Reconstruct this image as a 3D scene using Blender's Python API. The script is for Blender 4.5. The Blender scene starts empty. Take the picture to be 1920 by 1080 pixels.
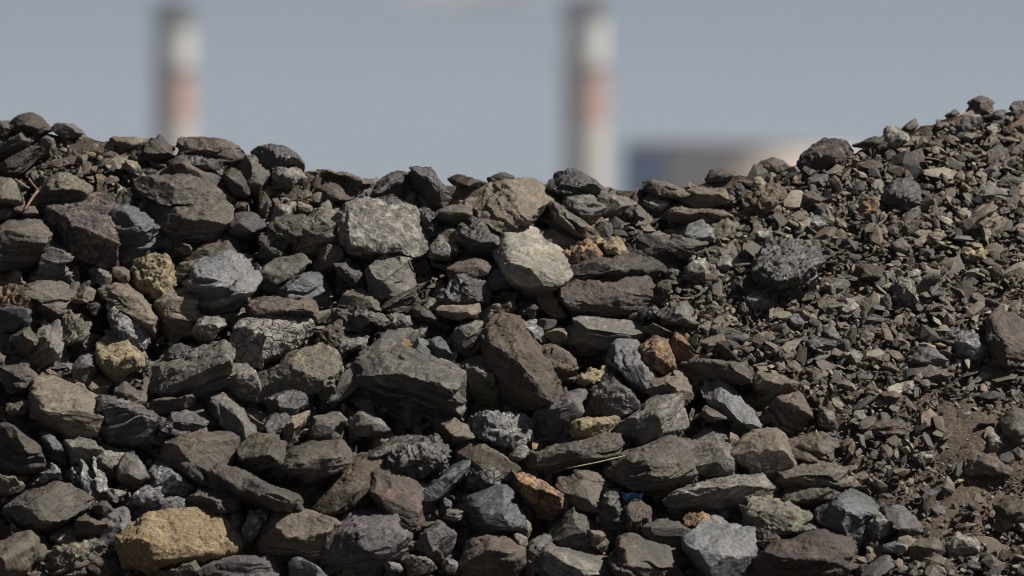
import bpy, bmesh, math, random, re
import numpy as np
from mathutils import Vector, noise as mn
random.seed(7); rng = np.random.default_rng(11)
sc = bpy.context.scene; col = sc.collection
R = math.radians
# ------------------------------------------------------------------ the place
FOC, SENS, CAMZ = 270.0, 36.0, 1.6
K = SENS / FOC / 1920.0                       # metres per photo pixel per metre of distance
COT = 1.1                                     # the heap's slope: run per rise
def surf(u, v):                               # distance at which a line of sight meets the heap
    return (12.0 + COT * (CAMZ - 1.5)) / (1 + COT * K * (v - 540))
def pt(u, v, Y): return np.array([(u - 960) * K * Y, Y, CAMZ - (v - 540) * K * Y])
def sstep(a, b, x):
    t = np.clip((x - a) / (b - a), 0, 1); return t * t * (3 - 2 * t)
# ------------------------------------------------------------------ noise
_P = rng.permutation(512).astype(np.int64); _P = np.concatenate([_P, _P, _P, _P])
_G = rng.normal(size=(512, 3)); _G /= np.linalg.norm(_G, axis=1)[:, None]
def perlin(p):
    i = np.floor(p).astype(np.int64); f = p - i; i &= 511
    w = f * f * f * (f * (f * 6 - 15) + 10); out = 0
    for dx in (0, 1):
        for dy in (0, 1):
            for dz in (0, 1):
                h = _P[_P[_P[(i[:, 0] + dx) & 511] + ((i[:, 1] + dy) & 511)] + ((i[:, 2] + dz) & 511)] & 511
                g = _G[h]
                d = g[:, 0] * (f[:, 0] - dx) + g[:, 1] * (f[:, 1] - dy) + g[:, 2] * (f[:, 2] - dz)
                out = out + d * (w[:, 0] if dx else 1 - w[:, 0]) * (w[:, 1] if dy else 1 - w[:, 1]) * (w[:, 2] if dz else 1 - w[:, 2])
    return out * 1.5
def fbm(p, n=4, g=.5, l=2.03):
    s = 0; a = 1
    for k in range(n): s = s + a * perlin(p * l ** k + 17.3 * k); a *= g
    return s
def ridged(p, n=3):
    s = 0; a = 1
    for k in range(n): s = s + a * (1 - 2.2 * np.abs(perlin(p * 2.1 ** k + 5.7 * k))); a *= .5
    return s
# ------------------------------------------------------------------ node helpers
def newmat(name):
    m = bpy.data.materials.new(name); m.use_nodes = True
    nt = m.node_tree; nt.nodes.clear()
    o = nt.nodes.new('ShaderNodeOutputMaterial'); b = nt.nodes.new('ShaderNodeBsdfPrincipled')
    nt.links.new(b.outputs[0], o.inputs[0]); return m, nt, b
class N:
    def __init__(s, nt): s.nt = nt
    def add(s, t, **kw):
        n = s.nt.nodes.new(t)
        for k, v in kw.items(): setattr(n, k, v)
        return n
    def put(s, sock, v):
        if hasattr(v, 'is_output'): s.nt.links.new(v, sock)
        elif isinstance(v, (tuple, list)) and len(v) == 3 and sock.type == 'RGBA': sock.default_value = (*v, 1)
        else: sock.default_value = v
    def noise(s, vec, scale, detail=4, rough=.55, dist=0):
        n = s.add('ShaderNodeTexNoise'); s.put(n.inputs['Vector'], vec); n.inputs['Scale'].default_value = scale
        n.inputs['Detail'].default_value = detail; n.inputs['Roughness'].default_value = rough; n.inputs['Distortion'].default_value = dist
        return n.outputs['Fac']
    def math(s, op, a, b=0.0, clamp=False):
        n = s.add('ShaderNodeMath', operation=op); n.use_clamp = clamp; s.put(n.inputs[0], a); s.put(n.inputs[1], b); return n.outputs[0]
    def ramp(s, f, lo, hi, a=0.0, b=1.0):
        n = s.add('ShaderNodeMapRange'); n.clamp = True; s.put(n.inputs[0], f)
        for i, v in enumerate((lo, hi, a, b)): n.inputs[i + 1].default_value = v
        return n.outputs[0]
    def mix(s, f, a, b, mode='MIX'):
        n = s.add('ShaderNodeMix', data_type='RGBA', blend_type=mode); s.put(n.inputs[0], f); s.put(n.inputs[6], a); s.put(n.inputs[7], b); return n.outputs[2]
    def scale(s, c, f):
        n = s.add('ShaderNodeVectorMath', operation='SCALE'); s.put(n.inputs[0], c); s.put(n.inputs[3], f); return n.outputs[0]
    def bump(s, h, strength, dist, nrm=None):
        n = s.add('ShaderNodeBump'); s.put(n.inputs['Height'], h); n.inputs['Strength'].default_value = strength
        n.inputs['Distance'].default_value = dist
        if nrm is not None: s.nt.links.new(nrm, n.inputs['Normal'])
        return n.outputs[0]
DARKER = ('brown grey shale', 'grey slate', 'tan shale', 'violet grey slate', 'red brown rock', 'blue black slate', 'rust streaked brown rock', 'ochre stained grey rock')
def rockmat(name, c1, c2, spot=None, spotamt=.5, spotscale=30, grain=.40, rough=.66, spec=.28, bump=.6, speck=None, streak=.65, crack=0, c3=None):
    m, nt, b = newmat(name); n = N(nt)
    tc = n.add('ShaderNodeTexCoord').outputs['Object']; oi = n.add('ShaderNodeObjectInfo').outputs['Random']
    off = n.add('ShaderNodeVectorMath', operation='ADD'); n.put(off.inputs[0], tc)
    cx = n.add('ShaderNodeCombineXYZ')
    for i, k in enumerate((37., 91., 53.)): n.put(cx.inputs[i], n.math('MULTIPLY', oi, k))
    n.put(off.inputs[1], cx.outputs[0]); v = off.outputs[0]
    big = n.noise(v, 14, 5, .6, .3); mid = n.noise(v, 60, 7, .68, .3); fine = n.noise(v, 330, 5, .7)
    at = n.add('ShaderNodeAttribute', attribute_name='strata').outputs['Fac']
    sx = n.add('ShaderNodeCombineXYZ'); n.put(sx.inputs[0], n.math('MULTIPLY', at, 1.0)); n.put(sx.inputs[1], n.math('MULTIPLY', big, .02))
    lay = n.noise(sx.outputs[0], 330, 4, .6)
    c = n.mix(n.ramp(big, .36, .64), c1, c2)
    if c3: c = n.mix(n.ramp(n.noise(v, 22, 4, .6), .54, .66), c, c3)
    if spot: c = n.mix(n.math('MULTIPLY', n.ramp(n.noise(v, spotscale, 7, .72, .5), .62 - .25 * spotamt, .70 - .22 * spotamt), .95), c, spot)
    c = n.scale(c, n.ramp(lay, .3, .7, 1 - .45 * streak, 1 + .45 * streak))
    c = n.scale(c, n.ramp(fine, .3, .7, 1 - grain * 1.15, 1 + grain * 1.15))
    c = n.scale(c, n.ramp(mid, .3, .7, .78, 1.22))
    if speck:
        vo = n.add('ShaderNodeTexVoronoi'); n.put(vo.inputs['Vector'], v); vo.inputs['Scale'].default_value = 230
        c = n.mix(n.math('MULTIPLY', n.ramp(vo.outputs['Distance'], .28, .18), n.ramp(mid, .5, .6)), c, speck)
    med = n.noise(v, 150, 5, .75, .2); c = n.scale(c, n.ramp(med, .32, .68, .80, 1.22))
    h = n.math('ADD', n.math('MULTIPLY', mid, .9), n.math('MULTIPLY', fine, .30)); h = n.math('ADD', h, n.math('MULTIPLY', med, .55))
    h = n.math('ADD', h, n.math('MULTIPLY', lay, .95 * streak))
    if crack:
        vo = n.add('ShaderNodeTexVoronoi', feature='DISTANCE_TO_EDGE'); n.put(vo.inputs['Vector'], v); vo.inputs['Scale'].default_value = 55
        cr = n.ramp(vo.outputs['Distance'], 0, .09); h = n.math('ADD', h, n.math('MULTIPLY', cr, 1.2)); c = n.scale(c, n.ramp(cr, 0, 1, .35, 1))
    vt = n.ramp(oi, 0, 1, .52, 1.12) if name in DARKER else n.ramp(oi, 0, 1, .78, 1.12); c = n.scale(c, vt)
    n.put(b.inputs['Base Color'], c)
    n.put(b.inputs['Roughness'], n.ramp(fine, .3, .7, rough - .15, min(1, rough + .12)))
    b.inputs['Specular IOR Level'].default_value = spec
    h = n.math('MULTIPLY', h, n.ramp(n.noise(v, 26, 3, .5), .38, .62, .5, 1.2)); n.put(b.inputs['Normal'], n.bump(h, bump * .95, .0055))
    return m
MAT = {
 'D': rockmat('brown grey shale', (.105, .088, .070), (.072, .065, .058), c3=(.125, .100, .076)),
 'G': rockmat('grey slate', (.135, .122, .103), (.095, .090, .083), spot=(.19, .175, .15), spotamt=.35, c3=(.12, .10, .08)),
 'P': rockmat('pale speckled stone', (.165, .152, .13), (.105, .097, .086), spot=(.24, .225, .195), spotamt=.5, spotscale=60, grain=.5, speck=(.3, .28, .25)),
 'B': rockmat('blue black slate', (.058, .062, .068), (.085, .087, .088), rough=.55, spec=.5),
 'C': rockmat('blue grey slate', (.104, .106, .111), (.140, .138, .134), spot=(.085, .085, .09), spotamt=.4, rough=.62, c3=(.15, .14, .13)),
 'K': rockmat('black coal', (.038, .035, .034), (.060, .054, .048), rough=.42, spec=.7, grain=.4, bump=.95, speck=(.16, .15, .13), c3=(.085, .07, .055)),
 'T': rockmat('tan sandstone', (.31, .25, .15), (.21, .17, .11), spot=(.08, .07, .05), spotamt=.35, spotscale=80, grain=.5, streak=.1, bump=.9, rough=.9),
 'Y': rockmat('golden sandstone', (.31, .235, .14), (.24, .175, .105), spot=(.14, .105, .06), spotamt=.38, spotscale=60, grain=.6, streak=.05, bump=1.0, rough=.9, c3=(.27, .20, .12), speck=(.42, .34, .2)),
 'O': rockmat('rusty orange rock', (.26, .16, .085), (.155, .10, .065), spot=(.05, .04, .034), spotamt=.6, spotscale=45, grain=.45, bump=.9),
 'R': rockmat('red brown rock', (.120, .092, .076), (.085, .070, .060), spot=(.17, .108, .085), spotamt=.3, grain=.45, bump=.7),
 'N': rockmat('tan shale', (.155, .125, .092), (.120, .100, .078), c3=(.17, .14, .105), grain=.25, bump=.45),
 'U': rockmat('rust streaked brown rock', (.125, .095, .067), (.085, .068, .052), spot=(.15, .11, .072), spotamt=.3, grain=.45, bump=.85),
 'M': rockmat('ochre stained grey rock', (.105, .095, .078), (.14, .124, .096), spot=(.22, .18, .11), spotamt=.36, spotscale=26, grain=.45, bump=.8, c3=(.07, .068, .06)),
 'W': rockmat('white crusted dark rock', (.075, .075, .078), (.13, .13, .13), spot=(.31, .30, .275), spotamt=.52, spotscale=75, grain=.5, bump=1.0, rough=.55, spec=.5),
 'V': rockmat('violet grey slate', (.105, .094, .092), (.078, .071, .072), c3=(.12, .105, .10), rough=.65, bump=.5),
 'X': rockmat('coarse purple black rock', (.075, .06, .056), (.048, .042, .042), spot=(.19, .145, .12), spotamt=.5, spotscale=70, grain=.5, bump=1.3, speck=(.22, .2, .18)),
 'L': rockmat('whitish boulder stone', (.27, .25, .215), (.21, .195, .165), spot=(.16, .135, .095), spotamt=.42, spotscale=40, grain=.3, bump=.7, c3=(.22, .19, .13)),
}
MATC = {}
for k_ in 'PK':
    pass
MATC['P'] = rockmat('pale cracked stone', (.21, .195, .17), (.15, .14, .125), crack=1, grain=.4)
MATC['K'] = rockmat('crazed black coal', (.05, .047, .044), (.085, .078, .068), crack=1, rough=.45, spec=.6)
# ------------------------------------------------------------------ object helpers
def tag(o, label=None, cat=None, group=None, kind=None):
    for k, v in (('label', label), ('category', cat), ('group', group), ('kind', kind)):
        if v: o[k] = v
    return o
def link(name, me, mat, parent=None, loc=(0, 0, 0)):
    o = bpy.data.objects.new(name, me); col.objects.link(o); o.location = loc
    if mat and not me.materials: me.materials.append(mat)
    if parent: o.parent = parent
    return o
def empty(name, loc):
    o = bpy.data.objects.new(name, None); col.objects.link(o); o.location = loc; o.empty_display_size = .1; return o
def smooth(me): me.polygons.foreach_set('use_smooth', np.ones(len(me.polygons), bool))
tmpcol = bpy.data.collections.new('tmp'); col.children.link(tmpcol)
def remesh(points, voxel, iters, fac=.5):
    bm = bmesh.new()
    for p in points: bm.verts.new(p)
    r = bmesh.ops.convex_hull(bm, input=bm.verts)
    bmesh.ops.delete(bm, geom=[g for g in bm.verts if not g.link_faces], context='VERTS')
    bmesh.ops.recalc_face_normals(bm, faces=bm.faces)
    me = bpy.data.meshes.new('t'); bm.to_mesh(me); bm.free()
    o = bpy.data.objects.new('t', me); tmpcol.objects.link(o)
    md = o.modifiers.new('r', 'REMESH'); md.mode = 'VOXEL'; md.voxel_size = voxel
    if iters: ms = o.modifiers.new('s', 'SMOOTH'); ms.factor = fac; ms.iterations = iters
    bpy.context.view_layer.update()
    ev = o.evaluated_get(bpy.context.evaluated_depsgraph_get())
    out = bpy.data.meshes.new_from_object(ev)
    bpy.data.objects.remove(o); bpy.data.meshes.remove(me)
    return out
def getco(me):
    a = np.empty(len(me.vertices) * 3); me.vertices.foreach_get('co', a); return a.reshape(-1, 3)
def getno(me):
    a = np.empty(len(me.vertices) * 3, np.float32); me.vertex_normals.foreach_get('vector', a); return a.reshape(-1, 3).astype(float)
def setco(me, c): me.vertices.foreach_set('co', c.ravel().astype(np.float32)); me.update()
def roughen(me, s, seed, lay_n, strata, amt=1.0, crumb=0.0, rnd=0.0, keep=1.0):
    """chips, ledges and pits worked into a stone's mesh; s = its size in metres"""
    c = getco(me); no = getno(me); o = np.array([seed * 3.7, seed * 1.3, seed * 2.1]) % 97
    q = c / s
    rc = np.random.default_rng(int(seed) + 77)      # flat broken faces cut across the stone
    for k in range(int(4 - 3 * rnd)):
        a = rc.normal(size=3); a[1] = -abs(a[1]) * .8 - .15; a[2] += .25; a /= np.linalg.norm(a); h = c @ a
        d_ = h.max() - rc.uniform(.05, .17) * (h.max() - h.min()); c = c - a * np.maximum(0, h - d_)[:, None]
    q = c / s
    low = fbm(q * 1.7 + o, 2); c = c + no * (low * (.014 + .02 * rnd) * s * amt)[:, None]
    rg = ridged(q * 2.6 + o + 40 + .35 * low[:, None], 3)
    c = c + no * ((rg - .9) * .012 * s * amt * sstep(-.2, .5, perlin(q * 1.9 + o)))[:, None]
    # chiselled facets: terraces across three random directions
    if rnd < .6:
        rs = np.random.default_rng(int(seed) + 5)
        for k in range(2):
            a = rs.normal(size=3); a /= np.linalg.norm(a)
            t = (q @ a) * 3.2 + .5 * perlin(q * 2 + o + 9 * k); fr = t - np.floor(t)
            st = np.where(fr > .86, (1 - fr) / .14, fr / .86)
            c = c - a * (st * (.05 if strata else .06) * s * amt * np.maximum(0, (no @ a)))[:, None]
    # spalled layers: raised patches that end in small cliffs
    for k_, (fq, am) in enumerate(((1.5, .028), (3.1, .016))):
        e = fbm(q * fq + o + 60 + 9 * k_, 4, .55); stp = sstep(-.02, .02, e - .05) + sstep(-.02, .02, e + .28) * .7
        c = c + no * (stp * am * min(s, .13) * (1 - .5 * rnd))[:, None]
    if rnd < .7:                                   # fresh flat breaks
        for k in range(int(6 - 5 * rnd)):
            a = rc.normal(size=3); a[0] *= .8; a[2] *= .8; a[1] = -abs(a[1]) * .9 - .45; a[2] += .1; a /= np.linalg.norm(a); h = c @ a
            d_ = h.max() - rc.uniform(.08, .20) * (h.max() - h.min()) * keep; over = np.maximum(0, h - d_)
            c = c - a * (over * .97)[:, None]
    th = .010 + .009 * ((seed * 7) % 5) / 5
    warp = fbm((c + o * .1) * 14, 3) * .010
    t = c @ lay_n + warp
    if strata > 0:
        li = np.floor(t / th).astype(np.int64); fr = t / th - li
        h = (_P[(li + int(seed) * 13) & 511] / 511.0); h2 = (_P[(li + 1 + int(seed) * 13) & 511] / 511.0)
        w = sstep(.88, .99, fr); led = h * (1 - w) + h2 * w - .5
        t5 = t / (th * .37) + .6 * perlin(c * 30 + o); l5 = np.floor(t5).astype(np.int64); f5 = t5 - l5; w5 = sstep(.8, .98, f5)
        led = led + .42 * (_P[(l5 + 31) & 511] / 511. * (1 - w5) + _P[(l5 + 32) & 511] / 511. * w5 - .5)
        fine = np.abs(((t / th * 3.1) % 1.0) - .5)
        d = no - lay_n * (no @ lay_n)[:, None]
        patch = sstep(-.45, .15, perlin(c * 16 + o + 3))
        c = c + d * ((led * .018 - (fr > .93) * .003 + fine * .0018) * strata * patch)[:, None]
    m = fbm(c * 60 + o, 4, .55); c = c + no * (m * .0013 * (.5 + 1.3 * ((seed * 7.7) % 1)) * (1 + 4 * crumb) * (.35 + .65 * sstep(-.1, .45, perlin(c * 22 + o + 8))))[:, None]
    if crumb:
        m = ridged(c * 75 + o, 3); c = c + no * ((m - .8) * .0042 * crumb)[:, None]
    f = ridged(c * 120 + o, 3); c = c + no * ((f - .8) * .0011 * (.35 + crumb + .9 * ((seed * 3.3) % 1)) * sstep(-.3, .3, perlin(c * 18 + o + 21)))[:, None]
    setco(me, c); smooth(me)
    at = me.attributes.new('strata', 'FLOAT', 'POINT'); at.data.foreach_set('value', (t * (1 if strata else .35)).astype(np.float32))
# ------------------------------------------------------------------ the heap's own ground
RU = [-1400, -700, -200, 0, 60, 150, 280, 330, 450, 560, 700, 860, 1030, 1180, 1330, 1480, 1560, 1650, 1720, 1800, 1860, 1920, 2200, 2600, 3200]
RV = [60, 180, 235, 250, 240, 262, 280, 288, 294, 327, 356, 356, 358, 357, 348, 322, 292, 270, 247, 224, 216, 210, 150, 90, 60]
RX = []; RZ = []
for u_, v_ in zip(RU, RV):
    v_ -= 3 if 100 < u_ < 1300 else 0
    p_ = pt(u_, v_, surf(u_, v_)); RX.append(p_[0]); RZ.append(p_[2])
def ridge(x): return np.interp(x, RX, RZ)
def yplane(z): return 12.0 + (z - 1.5) * COT
BV = [200, 330, 420, 500, 560, 640, 700, 760, 860, 960, 1100, 1500]; BU = [1190, 1330, 1370, 1270, 1270, 1300, 1420, 1520, 1580, 1640, 1640, 1700]
PATCH = [(185, 300, 95, 42), (110, 300, 50, 50), (530, 365, 60, 35), (230, 365, 60, 25), (640, 370, 70, 22), (1190, 420, 90, 40), (1180, 350, 60, 14), (120, 700, 60, 30), (640, 610, 40, 30), (130, 1060, 80, 30)]
def rightness(u, v, w=50):
    r = sstep(-w, w, u - np.interp(v, BV, BU))
    for a, b, c, d in PATCH: r = np.maximum(r, .85 * np.exp(-(((u - a) / c) ** 4 + ((v - b) / d) ** 4)))
    return r
def to_px(x, y, z): return 960 + x / (K * y), 540 + (CAMZ - z) / (K * y)
def heap_point(x, t):
    """t<=0 runs down the front slope (metres of height below the ridge), t>0 back over the top"""
    H = ridge(x); z = np.where(t <= 0, H + t, H - .012 - .25 * t - .5 * t * t / (1 + t))
    y = np.where(t <= 0, yplane(np.minimum(H, z)), yplane(H) + t)
    return y, z
xs = np.concatenate([np.linspace(-4, -1.1, 60), np.linspace(-1.08, 1.08, 360), np.linspace(1.1, 4, 60)])
ts = np.concatenate([np.linspace(-2.4, -.95, 40), np.linspace(-.94, 0, 190), np.linspace(.006, .3, 30), np.linspace(.35, 3.2, 30)])
X, T = np.meshgrid(xs, ts); Yg, Zg = heap_point(X, T)
u_, v_ = to_px(X, Yg, Zg); rgt = rightness(u_, v_)
P3 = np.stack([X.ravel(), Yg.ravel(), Zg.ravel()], 1)
nz = fbm(P3 * 9, 4) * .016 + fbm(P3 * 45, 3) * .004
rec = (.075 * (1 - rgt) * sstep(0, -.06, T) + .012 * rgt * (T < 0)).ravel()
P3[:, 1] += rec * .75 - nz * .6; P3[:, 2] += -rec * .55 + nz * .7
P3[:, 2] = np.maximum(P3[:, 2], -.4)
nx, ny = len(xs), len(ts)
ii = (np.arange(ny - 1)[:, None] * nx + np.arange(nx - 1)[None, :]).ravel()
F = np.stack([ii, ii + 1, ii + nx + 1, ii + nx], 1)
def mesh_np(name, V, Fc):
    me = bpy.data.meshes.new(name); k = Fc.shape[1]
    me.vertices.add(len(V)); me.vertices.foreach_set('co', V.ravel().astype(np.float32))
    me.loops.add(Fc.size); me.loops.foreach_set('vertex_index', Fc.ravel().astype(np.int32))
    me.polygons.add(len(Fc)); me.polygons.foreach_set('loop_start', (np.arange(len(Fc)) * k).astype(np.int32))
    me.update(calc_edges=True); me.validate(); return me
def soilmat():
    m, nt, b = newmat('coal dust and soil'); n = N(nt)
    v = n.add('ShaderNodeTexCoord').outputs['Object']
    big = n.noise(v, 5, 4, .6); fine = n.noise(v, 160, 6, .75); mid = n.noise(v, 40, 5, .7)
    c = n.mix(n.ramp(big, .4, .6), (.150, .116, .086), (.100, .082, .066))
    c = n.scale(c, n.ramp(fine, .3, .7, .55, 1.45)); n.put(b.inputs['Base Color'], c)
    b.inputs['Roughness'].default_value = .95; b.inputs['Specular IOR Level'].default_value = .15
    h = n.math('ADD', n.math('MULTIPLY', mid, 1.4), n.math('MULTIPLY', fine, 1.0)); n.put(b.inputs['Normal'], n.bump(h, 1.0, .008))
    return m
SOIL = soilmat()
me = mesh_np('heap_slope', P3, F); smooth(me)
tag(link('terrain', me, SOIL), kind='structure')
def plain(name, c1, c2, s, rough=.9, bump=.3, sc2=None):
    m, nt, b = newmat(name); n = N(nt); v = n.add('ShaderNodeTexCoord').outputs['Object']
    f = n.noise(v, s, 5, .6); n.put(b.inputs['Base Color'], n.mix(n.ramp(f, .35, .65), c1, c2)); b.inputs['Roughness'].default_value = rough
    n.put(b.inputs['Normal'], n.bump(f, bump, .02)); return m
g = 4000
gx = np.array([-g, -1500, -400, -100, -20, -4, 4, 20, 100, 400, 1500, g], float); GX, GY = np.meshgrid(gx, gx)
gi = (np.arange(11)[:, None] * 12 + np.arange(11)[None, :]).ravel()
me = mesh_np('ground', np.stack([GX.ravel(), GY.ravel(), GX.ravel() * 0], 1), np.stack([gi, gi + 1, gi + 13, gi + 12], 1))
tag(link('ground', me, plain('coal yard ground', (.060, .052, .045), (.042, .038, .034), .3)), kind='structure')
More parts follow.
